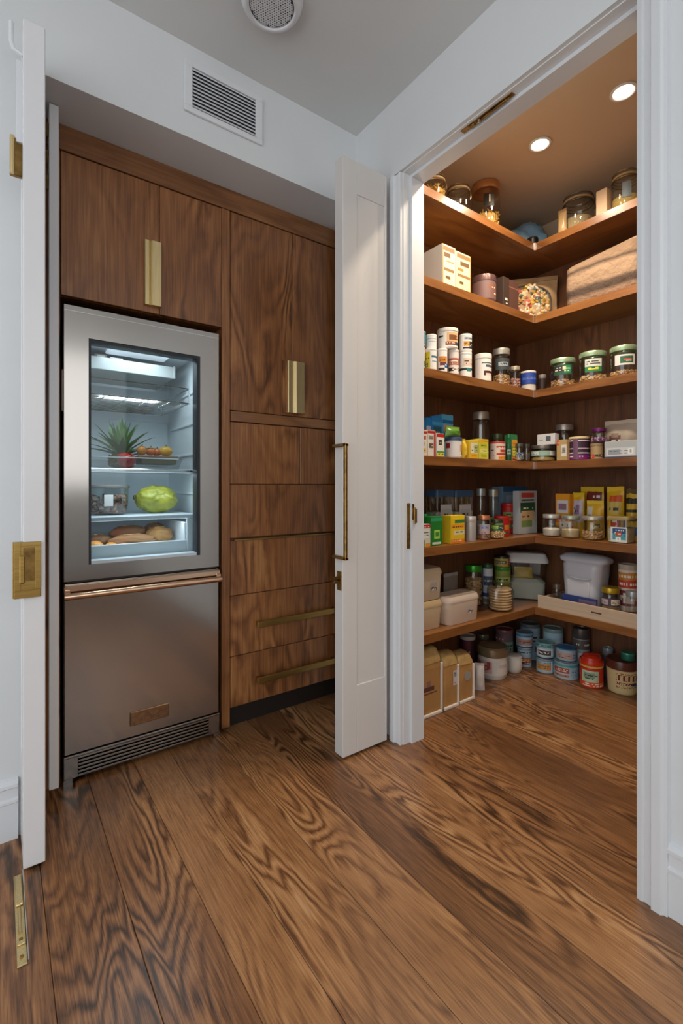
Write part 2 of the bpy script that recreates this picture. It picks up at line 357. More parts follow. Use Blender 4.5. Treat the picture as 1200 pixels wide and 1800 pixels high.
MB().box(.040, .104, 1.688, 1.690, .818, .842, 0, .0006).box(.092, .106, 1.688, 1.690, .842, .972, 0, .0006).box(.040, .056, 1.688, 1.690, .842, .984, 0, .0006).box(.056, .106, 1.688, 1.690, .972, .984, 0, .0006).build('lock_rim', M_BRASSX, lp, smooth=False)
hb = MB().box(.030, .062, 1.752, 1.768, 2.10, 2.215, 0, .002).build('hinge', M_BRASSD, t, smooth=False)
MB().tube([(.036, 1.748, 2.10), (.036, 1.748, 2.215)], .006, 8).build('hinge_pin', M_BRASS, hb)
MB().tube([(.034, 1.75, 2.56), (.034, 1.75, 2.500), (.040, 1.75, 2.480), (.063, 1.75, 2.472)], .0065, 8).box(.046, .064, 1.744, 1.756, 2.20, 2.45, 0, .001).build('top_arm', M_TRIM, t)
# second leaf, hung behind it by the cabinet
t = struct('door_2', MB().box(.153, .180, 2.012, 2.085, .050, 2.537), M_DOOR, 'narrow white door leaf hung between the left door and the fridge', 'door', smooth=False)
MB().box(.151, .182, 2.008, 2.030, .047, 2.54, 0, .002).build('edge_strip', M_DOOR, t, smooth=False)
h = MB()
for z in (2.23, 2.32, 2.42): h.tube([(.148, 2.02, z), (.148, 2.02, z + .05)], .005, 8)
h.build('hinge', M_BRASSD, t)
# brass floor guide by the left door
t = thing('floor_bolt', 'polished brass guide plate on the floor by the left door', 'floor bolt', (.050, 1.66, 0))
MB().box(-.012, .009, -.295, .03, 0, .004, 0, .001).build('plate', M_BRASS, t, smooth=False)
MB().box(.0095, .0125, -.30, .03, 0, .016, 0, .0008).build('fin', M_CHROME, t, smooth=False)
MB().box(-.010, .007, -.10, .02, .004, .010, 0, .002).box(-.010, .007, -.235, -.222, .004, .008, 0, .001).tube([(-.002, -.20, .007), (-.002, -.11, .007)], .004).build('bolt', M_BRASS, t)
sm_ = MB().lathe([(.0045, 0), (.004, .0028), (0, .0035)], 10).mesh('screw', M_BRASSD)
for y in (-.27, -.215, -.14, -.05): put('screw', sm_, t, (-.002, y, .004))

# ------------------------------------------------------------------ fixtures above
t = thing('air_vent', 'white louvred air grille on the wall above the cabinets', 'vent', (.768, SY, 2.745))
fr = MB(); fr.box(-.17, .17, -.012, 0, -.103, -.080, 0, .002).box(-.17, .17, -.012, 0, .081, .103, 0, .002).box(-.17, -.138, -.012, 0, -.080, .081, 0, .002).box(.138, .17, -.012, 0, -.080, .081, 0, .002)
fr.build('frame', M_TRIM, t, smooth=False)
MB().box(-.139, .139, -.003, -.0005, -.081, .082).build('backing', col('30363e', .8), t)
slat = MB().prism([(-.011, -.0045), (-.0095, -.0058), (-.0035, .0035), (-.005, .005)], 'x', -.138, .138).mesh('slat', M_TRIM, False)
for k in range(11): put('slat', slat, t, (0, -.001, -.072 + .0146 * k))
t = thing('ceiling_speaker', 'round white ceiling fitting with a perforated centre', 'ceiling fitting', (.800, 1.528, CZ))
MB().lathe([(.112, 0), (.113, -.008), (.110, -.020), (.103, -.034), (.097, -.040), (.088, -.043), (.081, -.040), (.080, -.034), (.0, -.034)], 48).build('housing', M_TRIM, t, ang=60)
MB().lathe([(0, -.0355), (.079, -.0355), (.079, -.0345)], 40).build('backing', col('3a3f47', .8), t)
g = MB(); p = .0092
for i in range(-10, 11):
    for j in range(-10, 11):
        x = p * (i + (j % 2) / 2); y = p * j * .866
        if x * x + y * y > .0745 ** 2: continue
        o_ = [(x + p * .58 * math.sin(k * math.pi / 3), y + p * .58 * math.cos(k * math.pi / 3), -.0385) for k in range(6)]
        rr = p * random.uniform(.2, .33)
        i_ = [(x + rr * math.sin(k * math.pi / 3), y + rr * math.cos(k * math.pi / 3), -.0385) for k in range(6)]
        g.add(o_ + i_, [(k, (k + 1) % 6, 6 + (k + 1) % 6, 6 + k) for k in range(6)])
o = g.build('grille', M_TRIM, t, kind='stuff', smooth=False)
for (x, y), lab in zip(DOWN, ('round recessed downlight in the tan pantry ceiling, the left one in view', 'round recessed downlight in the tan pantry ceiling, cut by the right casing', 'round recessed downlight hidden behind the door head, nearer the left shelves', 'round recessed downlight hidden behind the door head, nearer the right casing')):
    t = thing('downlight', lab, 'downlight', (x, y, CZ), 0, 'pantry downlights')
    MB().lathe([(.040, -.001), (.053, -.001), (.055, -.006), (.050, -.010), (.042, -.008), (.040, -.004)], 36).build('trim_ring', M_TRIM, t, ang=60)
    MB().lathe([(0, -.005), (.0405, -.005)], 32).build('lens', glow('lamp_lens', 'ffe9c8', 14), t)

# ------------------------------------------------------------------ walnut cabinets
D0 = 2.13
def slab(name, x0, x1, z0, z1, parent, m=M_WALNUT, y0=FY, y1=D0, bev=.0015):
    o = MB().box(-(x1 - x0) / 2, (x1 - x0) / 2, 0, y1 - y0, -(z1 - z0) / 2, (z1 - z0) / 2, 0, bev).build(name, m, parent, smooth=False)
    px, py = (parent.location.x, parent.location.y) if parent else (0, 0); pz = parent.location.z if parent else 0
    o.location = ((x0 + x1) / 2 - px, y0 - py, (z0 + z1) / 2 - pz)
    return o
o = slab('trim_5', .105, 1.615, 2.448, 2.5445, None, M_WALNUTX, FY - .004); o['kind'] = 'structure'; o['label'] = 'dark walnut crown board along the top of the cabinets'; o['category'] = 'crown board'
t = thing('side_panel', 'narrow walnut end panel between the white door leaf and the fridge', 'panel', (.15, FY, 0))
slab('panel', .108, .195, 0, 2.446, t, M_WALNUT, FY, FY + .02)
t = thing('wall_cabinet', 'walnut two-door cabinet above the fridge with one brass pull', 'cabinet', (.52, FY, 1.89))
MB().box(-.322, .32, .022, .60, 0, .556).build('carcass', M_WALNUT, t, smooth=False)
slab('door', .1985, .5625, 1.8905, 2.444, t); slab('door', .5655, .8430, 1.8905, 2.444, t)
def finger_pull(parent, x0, x1, z0, z1, plate=None):
    px, py, pz = parent.location
    w = x1 - x0; P = [(0, 0), (0, -.018), (.003, -.021), (w * .26, -.021), (w * .33, -.017), (w * .38, -.023), (w * .48, -.027), (w * .95, -.027), (w, -.024), (w, 0)]
    o = MB().prism([(x0 - px + a, b) for a, b in P], 'z', z0 - pz, z1 - pz).build('pull', M_BRASS, parent, smooth=False, label='satin brass finger pull')
    if plate: MB().box(plate - px, x0 - px, -.008, 0, z0 - pz, z1 - pz).build('back_plate', M_WALNUT, o, smooth=False)
finger_pull(t, .499, .567, 1.916, 2.188)
t = thing('stile_panel', 'walnut upright between the fridge and the tall cabinet', 'panel', (.866, FY, 0))
slab('panel', .8445, .884, .02, 2.446, t, M_WALNUT, FY - .002, D0 + .3)
t = thing('tall_cabinet', 'tall walnut cabinet with two doors above brass-pulled drawers', 'cabinet', (1.243, FY, 0))
MB().box(-.356, .37, .022, .60, .104, 2.444).box(-.356, .37, .06, .60, 0, .104).build('carcass', M_BACK, t, smooth=False)
slab('door', .887, 1.2195, 1.510, 2.444, t); slab('door', 1.2225, 1.6, 1.510, 2.444, t)
slab('rail', .887, 1.6, 1.458, 1.506, t, M_WALNUTX, FY - .006)
slab('door', .887, 1.2655, 1.162, 1.454, t); slab('door', 1.2685, 1.6, 1.162, 1.454, t)
finger_pull(t, 1.186, 1.282, 1.524, 1.786, 1.162)
for z0, z1 in ((.906, 1.159), (.634, .892), (.347, .631), (.106, .344)):
    d = slab('drawer', .887, 1.6, z0, z1, t)
    if z0 == .634: MB().box(-.34, .33, -.012, .004, .1295, .136, 0, .001).build('edge_pull', M_BRASSX, d, smooth=False)
    if z0 < .4:
        zz = .484 if z0 > .2 else .214; zz -= (z0 + z1) / 2
        p = MB().box(-.2335, .2335, -.038, -.026, zz - .0145, zz + .0145, 0, .0015)
        for x in (-.222, .222): p.box(x - .005, x + .005, -.027, 0, zz - .008, zz + .012, 0, .001)
        p.build('bar_pull', M_BRASSX, d, smooth=False, label='satin brass bar pull')
MB().box(-.356, .36, .045, .05, 0, .10).build('toe_kick', col('1c120b', .6), t, smooth=False)

# ------------------------------------------------------------------ pantry shelving
EY, EX = 1.64, 2.645; SH = [2.63, 2.187, 1.735, 1.30, .849, .417]; TH = .045
struct('wall_panel_left', MB().box(WX2 + .004, PX, PY - .012, PY - .001, 0, 2.60), M_BACK, 'dark walnut back panel behind the left pantry shelves', 'panelling', smooth=False)
struct('wall_panel_back', MB().box(PX - .012, PX - .001, -.19, PY - .012, 0, 2.60), M_BACK, 'dark walnut back panel behind the right pantry shelves', 'panelling', smooth=False)
ORD = ['topmost', 'second', 'third', 'fourth', 'fifth', 'sixth']; HOLD = ['clip-top jars', 'cream cartons and the snack bag', 'the stacked white cans', 'the red-topped cartons', 'the red cans', 'the cream storage bins']
HOLDR = ['the oat jar', 'the striped cloth bag', 'the green-lidded nut jars', 'the purple striped canister', 'the yellow packs', 'the pale wooden tray']
for k, z in enumerate(SH):
    e = (PX - WX2 - .02) / 2
    t = thing('pantry_shelf', f'{ORD[k]} left walnut shelf from the top, carrying {HOLD[k]}', 'shelf', (WX2 + .008 + e, EY, z), 0, 'walnut pantry shelves')
    MB().box(-e, e, 0, PY - .013 - EY, -TH, 0, 0, .0015).build('board', M_SHELFX, t, smooth=False)
    if k < 4: MB().box(-.008, .010, -.006, .012, -TH - .001, .0012, 0, .0005).build('corner_clip', M_CHROME, t, (EX - WX2 - .008 - e, 0, 0), smooth=False)
    t = thing('pantry_shelf', f'{ORD[k]} right walnut shelf from the top, carrying {HOLDR[k]}', 'shelf', (EX, .72, z), 0, 'walnut pantry shelves')
    MB().box(0, PX - .013 - EX, -.90, EY - .72 - .0008, -TH, 0, 0, .0015).build('board', M_SHELFY, t, smooth=False)
# ------------------------------------------------------------------ pantry goods: builders
def grid_cells(nu, nv, base, rects, mats, seed):
    """colour index per cell of a printed label: rectangles plus rows of broken dashes (lettering too small to read)"""
    rg = random.Random(seed); idx = {}
    def mi(h):
        if h not in idx: idx[h] = len(mats); mats.append(col(h, .5))
        return idx[h]
    C = [[mi(base)] * nu for _ in range(nv)]
    def lum(h): return sum(int(h[i:i + 2], 16) for i in (0, 2, 4)) / 765
    for (u0, u1, v0, v1, h) in rects:
        k = mi(h)
        for j in range(nv):
            for i in range(nu):
                if u0 <= (i + .5) / nu <= u1 and v0 <= (j + .5) / nv <= v1: C[j][i] = k
        if (u1 - u0) > .28 and (v1 - v0) > .14:
            d = mi('3b3230' if lum(h) > .5 else 'e6dfd2')
            for v in ([(v0 + v1) / 2] if v1 - v0 < .3 else [v0 + .3 * (v1 - v0), v0 + .62 * (v1 - v0)]):
                j = int(v * nv)
                for i in range(nu):
                    if u0 + .12 * (u1 - u0) < (i + .5) / nu < u1 - .12 * (u1 - u0) and rg.random() < .55: C[min(j, nv - 1)][i] = d
    return C
def wrap_label(name, r, z0, z1, spec_base, rects, parent, arc=360, nu=52, nv=18):
    mats = []; n = nu if arc >= 360 else max(8, int(nu * arc / 360))
    half = nu // 2 if arc >= 360 else n
    C = grid_cells(half, nv, spec_base, rects, mats, int(r * 1e4) + int(z1 * 1e3))
    mb = MB(); vs = []; fs = []; ms = []
    for j in range(nv + 1):
        for i in range(n + 1):
            a = R(-90) + R(arc) * (i / n - .5); vs.append((r * math.cos(a), r * math.sin(a), z0 + (z1 - z0) * j / nv))
    off = (n - half) // 2
    for j in range(nv):
        for i in range(n):
            q = i - off
            fs.append((j * (n + 1) + i, j * (n + 1) + i + 1, (j + 1) * (n + 1) + i + 1, (j + 1) * (n + 1) + i))
            ms.append(C[j][q] if 0 <= q < half else 0)
    mb.v = vs; mb.f = fs; mb.m = ms
    return mb.build(name, mats, parent)
def flat_print(name, x0, x1, z0, z1, y, base, rects, parent, nu=18, nv=26, seed=1):
    mats = []; C = grid_cells(nu, nv, base, rects, mats, seed + int(1e4 * (x1 - x0)))
    mb = MB()
    for j in range(nv + 1):
        for i in range(nu + 1): mb.v.append((x0 + (x1 - x0) * i / nu, y, z0 + (z1 - z0) * j / nv))
    for j in range(nv):
        for i in range(nu):
            mb.f.append((j * (nu + 1) + i, j * (nu + 1) + i + 1, (j + 1) * (nu + 1) + i + 1, (j + 1) * (nu + 1) + i)); mb.m.append(C[j][i])
    return mb.build(name, mats, parent, smooth=False)
def can(loc, rz, dim, label_text, cat, body='b9b6b0', lid='c9c6c0', label=None, group=None, name='food_can', capped=None):
    r, h = dim; t = thing(name, label_text, cat, loc, rz, group)
    rr = r * .985
    plastic = capped if capped is not None else lid not in ('c9c6c0',)
    MB().lathe([(0, .002), (rr * .9, .002), (rr * .94, 0), (rr, .001), (rr, .004), (rr * .975, .007), (rr * .975, h * .9), (rr, h * .91), (rr * .97, h * .93), (0, h * .93)], 32).build('body', col(body, .4), t)
    if label:
        b, rects, v0, v1, w = label
        wrap_label('label', r, h * max(v0, .03), h * min(v1, .9), b, rects, t)
    lm = col(lid, .38, .0 if plastic else .9)
    MB().lathe([(r, h * .905), (r * 1.012, h * .91), (r * 1.012, h * .985), (r * .99, h), (r * .90, h), (r * .86, h * .975), (0, h * .975)], 32).build('lid', lm, t)
    return t
def tub(loc, rz, dim, lt, cat, body='e6e3de', lid='e0ddd8', label=None, group=None):
    r, h = dim; t = thing('lidded_tub', lt, cat, loc, rz, group)
    MB().lathe([(0, 0), (r * .90, 0), (r * .93, .003), (r * .965, h * .82), (r * .96, h * .86), (0, h * .86)], 32).build('tub', col(body, .4), t)
    if label: wrap_label('label', r * .968, h * max(.05, label[2]), h * min(.8, label[3]), label[0], label[1], t)
    MB().lathe([(r * .95, h * .82), (r, h * .83), (r, h * .95), (r * .985, h * .99), (r * .9, h), (r * .84, h * .97), (0, h * .97)], 32).build('lid', col(lid, .4), t)
    return t
def tin(loc, rz, dim, lt, cat, body='888888', lid='aaaaaa', label=None, group=None):
    r, h = dim; t = thing('round_tin', lt, cat, loc, rz, group)
    MB().lathe([(0, 0), (r * .95, 0), (r * .98, .003), (r * .98, h * .8), (0, h * .8)], 32).build('body', col(body, .35, .25), t)
    if label: wrap_label('label', r * .985, h * max(.04, label[2]), h * min(.76, label[3]), label[0], label[1], t)
    MB().lathe([(r * .985, h * .78), (r * 1.0, h * .785), (r * 1.0, h * .96), (r * .97, h), (r * .8, h), (r * .76, h * .975), (0, h * .975)], 32).build('lid', col(lid, .32, .35), t)
    return t
FOOD = dict(pasta=(('d2a54f', 'b98a38'), (.0035, .0035, .016), 150), corn=(('d9b252', 'c4963a'), (.005, .005, .004), 120), nut=(('cda878', 'ab8052'), (.008, .006, .006), 150),
            bean=(('bf9080', '9c6a5c'), (.007, .005, .005), 120), chickpea=(('dcbc8c', 'c49c66'), (.0075, .007, .007), 150), candy=(('7a3f7a', 'b9a0b4'), (.007, .007, .007), 90), mix=(('c9b98a', '4a6a9c'), (.006, .006, .006), 90),
            oats=(('d9c6a0', 'c4ab7c'), None, 0), grain=(('d9bf7c', 'c4a35a'), None, 0), flour=(('e8e3d8', 'dcd5c6'), None, 0), herb=(('6f8a3f', '4a6a2a'), None, 0), seed=(('5a4a3c', '40342a'), None, 0))
def fill_food(parent, kind, r, z0, z1, seed=0):
    (c1, c2), sz, n = FOOD[kind]; rg = random.Random(seed + int(r * 1e5)); st = random.getstate(); random.seed(seed + 5)
    if sz is None:
        k = [rg.uniform(0, 6) for _ in range(3)]
        bump = lambda a, z: 1 - (.05 if z > z1 - .004 else 0) * (1 + math.sin(3 * a + k[0]))
        m = noisy('food_' + kind, c1, c2, 220, .8, .6)
        o = MB().lathe([(0, z0), (r * .96, z0), (r, z0 + .004), (r, z1 - .006), (r * .9, z1), (r * .5, z1 + .005), (r * .2, z1 + .002), (0, z1 + .006)], 24, bump=bump).build('contents', m, parent, kind='stuff')
    else:
        mb = MB(); mb.lathe([(0, z0), (r * .86, z0), (r * .86, z1 - .01), (0, z1 - .006)], 16)
        for i in range(n):
            a = rg.uniform(0, 6.283)
            if i < n * .72: q, z = r * .90, rg.uniform(z0 + .005, max(z0 + .006, z1 - .003))
            else: q, z = r * .9 * math.sqrt(rg.random()), z1 - rg.uniform(0, .008)
            s = [x * rg.uniform(.85, 1.15) for x in sz]
            mb.ico((q * math.cos(a), q * math.sin(a), z), s, rg.uniform(0, 3), rg.choice((0, 1)))
        o = mb.build('contents', [col(c1, .6), col(c2, .6)], parent, kind='stuff')
    random.setstate(st)
    return o
def jar(loc, rz, dim, lt, cat, fill=.5, content='nut', lid='999990', clip=0, label=None, group=None):
    r, h = dim; t = thing('glass_jar', lt, cat, loc, rz, group); hb = h * (.86 if h > .1 else .82)
    MB().lathe([(0, .0015), (r * .86, .001), (r * .95, .004), (r * .985, .012), (r * .985, hb * .84), (r * .95, hb * .92), (r * .87, hb * .965), (r * .86, hb), (r * .9, hb + .002)], 36).build('glass', M_GLASS, t, ang=70)
    fill_food(t, content, r * .95, .006, max(.014, hb * .86 * fill), int(abs(loc[0] + loc[1]) * 1000))
    if label:
        wrap_label('label', r * .99, hb * label[2], hb * min(label[3], .86), label[0], label[1], t, arc=70 + 130 * label[4], nu=52, nv=12)
    lm = col(lid, .32, .55)
    if clip:
        L = thing_lid = MB().lathe([(r * .80, hb - .002), (r * .93, hb), (r * .95, hb + .004), (r * .93, hb + .008), (r * .92, h * .955), (r * .86, h), (r * .5, h * 1.0), (r * .4, h * .985), (0, h * .985)], 36).build('lid', M_GLASS, t, ang=60)
        MB().lathe([(r * .93, hb - .004), (r * .985, hb - .002), (r * .985, hb + .006), (r * .93, hb + .008)], 32).build('seal', col('b5966e', .5), L)
        w = MB(); ring = [(r * .99 * math.cos(a * .2618), r * .99 * math.sin(a * .2618), hb * .93) for a in range(24)]
        w.tube(ring, .0032, 6, closed=True)
        w.tube([(r * .95 * math.cos(a * .2618), r * .95 * math.sin(a * .2618), h * .965) for a in range(24)], .0026, 6, closed=True)
        w.tube([(r * 1.0, 0, hb * .72), (r * 1.06, 0, hb * .8), (r * 1.03, 0, hb), (r * .9, 0, h + .002), (r * .3, 0, h + .001)], .0018, 6)
        w.tube([(r * 1.0, -.012, hb * .93), (r * 1.08, -.012, hb * .75), (r * 1.08, .012, hb * .75), (r * 1.0, .012, hb * .93)], .0018, 6)
        w.build('wire_clip', col(lid, .3, .9), t)
    else:
        MB().lathe([(r * .80, hb - .001), (r * .955, hb - .004), (r * .97, hb), (r * .97, h * .975), (r * .94, h), (r * .85, h), (r * .8, h - .002), (0, h - .002)], 36).build('lid', lm, t)
    return t
def carton(loc, rz, dim, lt, cat, col_=None, front=(), side=None, group=None, **k):
    c = k.get('col', col_); w, d, h = dim; t = thing('carton', lt, cat, loc, rz, group)
    MB().box(-w / 2, w / 2, -d / 2, d / 2, 0, h, 0, .0012).build('box', col(side or c, .55), t, smooth=False)
    if side: MB().box(-w / 2 + .001, w / 2 - .001, -d / 2 - .0004, -d / 2, .001, h - .001).build('front_panel', col(c, .5), t, smooth=False)
    if front: flat_print('print', -w / 2 + .001, w / 2 - .001, .001, h - .001, -d / 2 - .0012, c, front, t, seed=len(lt))
    MB().box(-w / 2 + .002, w / 2 - .002, -d * .46, -d * .05, h, h + .0008).build('flap', col(c, .6), t, smooth=False)
    return t
def pillow(mb, w, d, h, nu=14, nv=18, crimp=.1, wr=.12, seed=0, mi=0, top_w=.92, bot=.55):
    """a filled bag: front and back sheets, bulging, pinched at the top"""
    for s in (-1, 1):
        b = len(mb.v)
        for j in range(nv + 1):
            v = j / nv
            for i in range(nu + 1):
                u = i / nu * 2 - 1
                prof = (1 - abs(u) ** 3.2) * (1 if v < 1 - crimp else 0) * (min(1, (1 - crimp - v) / .35) ** .6 if v < 1 - crimp else 0) * (bot + (1 - bot) * min(1, v / .18))
                wv = noise.noise(Vector((u * 2.2 + seed, v * 4.1, s * 3.3 + seed))) * wr
                ww = w / 2 * (1 - (1 - top_w) * v) * (1 - .04 * math.sin(v * math.pi))
                y = s * (d / 2) * max(0.02, prof * (1 + wv * 1.6))
                x = u * ww * (1 + .02 * noise.noise(Vector((v * 5, seed, s))))
                z = v * h + (h * .02 * noise.noise(Vector((u * 2, seed, 7))) if v > .8 else 0)
                mb.v.append((x, y, max(z, 0)))
        for j in range(nv):
            for i in range(nu): mb.f.append((b + j * (nu + 1) + i, b + j * (nu + 1) + i + 1, b + (j + 1) * (nu + 1) + i + 1, b + (j + 1) * (nu + 1) + i)); mb.m.append(mi)
        base = b
    n = (nu + 1) * (nv + 1)
    b0 = len(mb.v) - 2 * n
    for i in range(nu): mb.f.append((b0 + i, b0 + i + 1, b0 + n + i + 1, b0 + n + i)); mb.m.append(mi)
def pouch(loc, rz, dim, lt, cat, top='cccccc', print=(), group=None, **k):
    c = k['col']
    if len(dim) == 3: w, d, h = dim
    else: w, d, h = dim[0] * 2, dim[0] * 1.1, dim[1]
    t = thing('snack_pouch', lt, cat, loc, rz, group); mb = MB(); sd = len(lt) * 1.7
    pillow(mb, w, d, h, seed=sd); mb.build('bag', col(c, .35), t)
    MB().box(-w * .45, w * .45, -.002, .002, h * .9, h * 1.0).build('top_seal', col(top, .35), t, smooth=False)
    if print:
        mats = []; C = grid_cells(14, 18, c, print, mats, len(lt)); pb = MB(); pillow(pb, w * 1.0, d * 1.03 + .002, h, seed=sd)
        n = 15 * 19; m2 = MB(); m2.v = pb.v[:n]
        for j in range(0, 18):
            for i in range(14):
                if C[j][i] != 0: m2.f.append((j * 15 + i, j * 15 + i + 1, (j + 1) * 15 + i + 1, (j + 1) * 15 + i)); m2.m.append(C[j][i])
        m2.build('print', mats, t)
    return t
def bin(loc, rz, dim, lt, cat, lid='ccbbaa', tag=None, group=None, **k):
    w, d, h = dim; c = k['col']; t = thing('storage_bin', lt, cat, loc, rz, group)
    MB().loft([(0, w * .44, d * .44, .03), (.004, w * .455, d * .455, .034), (h * .80, w * .485, d * .485, .036), (h * .82, w * .485, d * .485, .036)]).build('tub', noisy('bin_' + c, c, c, 5, .45, 0), t, ang=50)
    MB().loft([(h * .79, w * .5, d * .5, .04), (h * .87, w * .5, d * .5, .04), (h * .90, w * .485, d * .485, .038), (h * .985, w * .46, d * .46, .034), (h, w * .44, d * .44, .03), (h * .985, w * .40, d * .40, .03)]).build('lid', noisy('lid_' + lid, lid, lid, 5, .42, 0), t, ang=50)
    if tag: flat_print('tag', w * .08, w * .08 + .045, h * .28, h * .28 + .045, -d * .486, tag, [(.1, .9, .1, .4, '4a2c2c'), (.2, .5, .4, .5, '6b4a4a')], t, 12, 10)
    return t
def glassbox(loc, rz, dim, lt, cat, lid='36587a', content='aaaaaa', label=0, group=None):
    w, d, h = dim; t = thing('lidded_container', lt, cat, loc, rz, group)
    MB().loft([(0, w * .46, d * .46, .012), (h * .86, w * .485, d * .485, .014)], cap=(1, 0)).build('container', M_GLASS, t, ang=50)
    MB().loft([(.004, w * .44, d * .44, .01), (h * .55, w * .46, d * .46, .012)]).build('contents', noisy('cont_' + content, content, 'd5d2c8', 60, .7, .4), t, kind='stuff')
    MB().loft([(h * .86, w * .5, d * .5, .016), (h * .95, w * .5, d * .5, .016), (h, w * .46, d * .46, .014), (h * .985, w * .42, d * .42, .012)]).build('lid', col(lid, .4), t, ang=40)
    if label: flat_print('label', -w * .28, w * .44, .004, h * .6, -d * .49, 'cfd6d4', [(.1, .95, .2, .95, '4a9ab0'), (.15, .95, .55, .9, '27508a'), (.3, .7, .45, .65, 'b0503a'), (.3, .6, .1, .3, 'e4ecec')], t, 16, 12)
    else: flat_print('label', -w * .3, w * .3, h * .25, h * .7, -d * .482, 'c6c9ca', [(.1, .9, .2, .8, 'b4babc')], t, 12, 10)
    return t
def bottle(loc, rz, dim, lt, cat, body='1f5a38', lid='2f8a58', group=None):
    r, h = dim; t = thing('bottle', lt, cat, loc, rz, group)
    MB().lathe([(0, 0), (r * .9, 0), (r, .004), (r, h * .6), (r * .8, h * .72), (r * .42, h * .8), (r * .42, h * .9), (0, h * .9)], 24).build('body', col(body, .2), t)
    MB().lathe([(r * .5, h * .86), (r * .5, h), (0, h)], 20).build('cap', col(lid, .4), t)
    wrap_label('label', r * 1.01, h * .15, h * .5, '2c4a44', [(.2, .8, .3, .8, '8fae9a')], t, arc=200, nv=8)
    return t
def bowlpile(loc, rz, dim, lt, cat):
    r, h = .155, .225; t = thing('plastic_bag', lt, cat, loc, rz)
    bm = bmesh.new(); bmesh.ops.create_icosphere(bm, subdivisions=4, radius=1)
    for v in bm.verts:
        p = v.co.copy(); n = noise.noise(p * 1.7) * .16 + abs(noise.noise(p * 4.2)) * .14 + abs(noise.noise(p * 9)) * .05
        v.co = Vector((p.x * r * (1 + n), p.y * r * .95 * (1 + n), max(0, (p.z + .55) / 1.55 * h * (1 + n))))
    bm.verts.index_update(); mb = MB(); mb.add([v.co[:] for v in bm.verts], [[v.index for v in f.verts] for f in bm.faces]); bm.free()
    mb.build('bag', col('86b4da', .25), t, ang=180)
    k = MB(); k.tube([(0, -.05, h * .92), (.02, -.06, h * 1.02), (.05, -.05, h * 1.0), (.06, -.03, h * .9)], .012, 8); k.build('knot', col('9fb9cc', .3), t)
    return t
def windowbag(loc, rz, dim, lt, cat):
    r, h = dim; h = .32; t = thing('window_bag', lt, cat, (loc[0] - .01, loc[1] + .01, loc[2]), -50); w = .40; d = .13
    mb = MB(); pillow(mb, w, d, h, 18, 22, crimp=.12, wr=.25, seed=3, top_w=1.0); mb.build('bag', noisy('kraft', 'a98a64', 'c0a07a', 12, .75, .15), t)
    MB().box(-w * .5, w * .5, -.006, .006, h * .90, h * .97, 0, .002).build('rolled_top', noisy('kraft_dark', '97774f', 'b3946a', 12, .75, .1), t, rot=(0, R(-2), 0))
    rg = random.Random(4); f = MB(); cols = ['d8a84e', 'c0625a', 'e0d0a8', 'c9b48c', 'd9c578', 'e3ddd0', 'b5823c', '6a7f72']
    st = random.getstate(); random.seed(9)
    for i in range(210):
        x = rg.uniform(-.14, .14); z = rg.uniform(.018, .245)
        if abs(x / .145) ** 3 + max(0, (z - .14) / .105) ** 2 > 1: continue
        f.ico((x, -d * .5 - .001 + .22 * x * x / .14, z), [rg.uniform(.014, .026), .010, rg.uniform(.011, .02)], rg.uniform(0, 2), 3 if x > .02 and z < .1 and rg.random() < .3 else rg.randrange(8))
    random.setstate(st)
    f.build('snacks', [col(c, .5) for c in cols], t, kind='stuff')
    e = MB(); pts = [(-.15, -d * .46, .012), (-.15, -d * .46, .14)] + [(-.15 * math.cos(a * math.pi / 8), -d * .50, .14 + .11 * math.sin(a * math.pi / 8)) for a in range(1, 8)] + [(.15, -d * .46, .14), (.15, -d * .46, .012)]
    e.tube(pts, .005, 6); e.build('window_rim', col('4a3f38', .6), t)
    return t
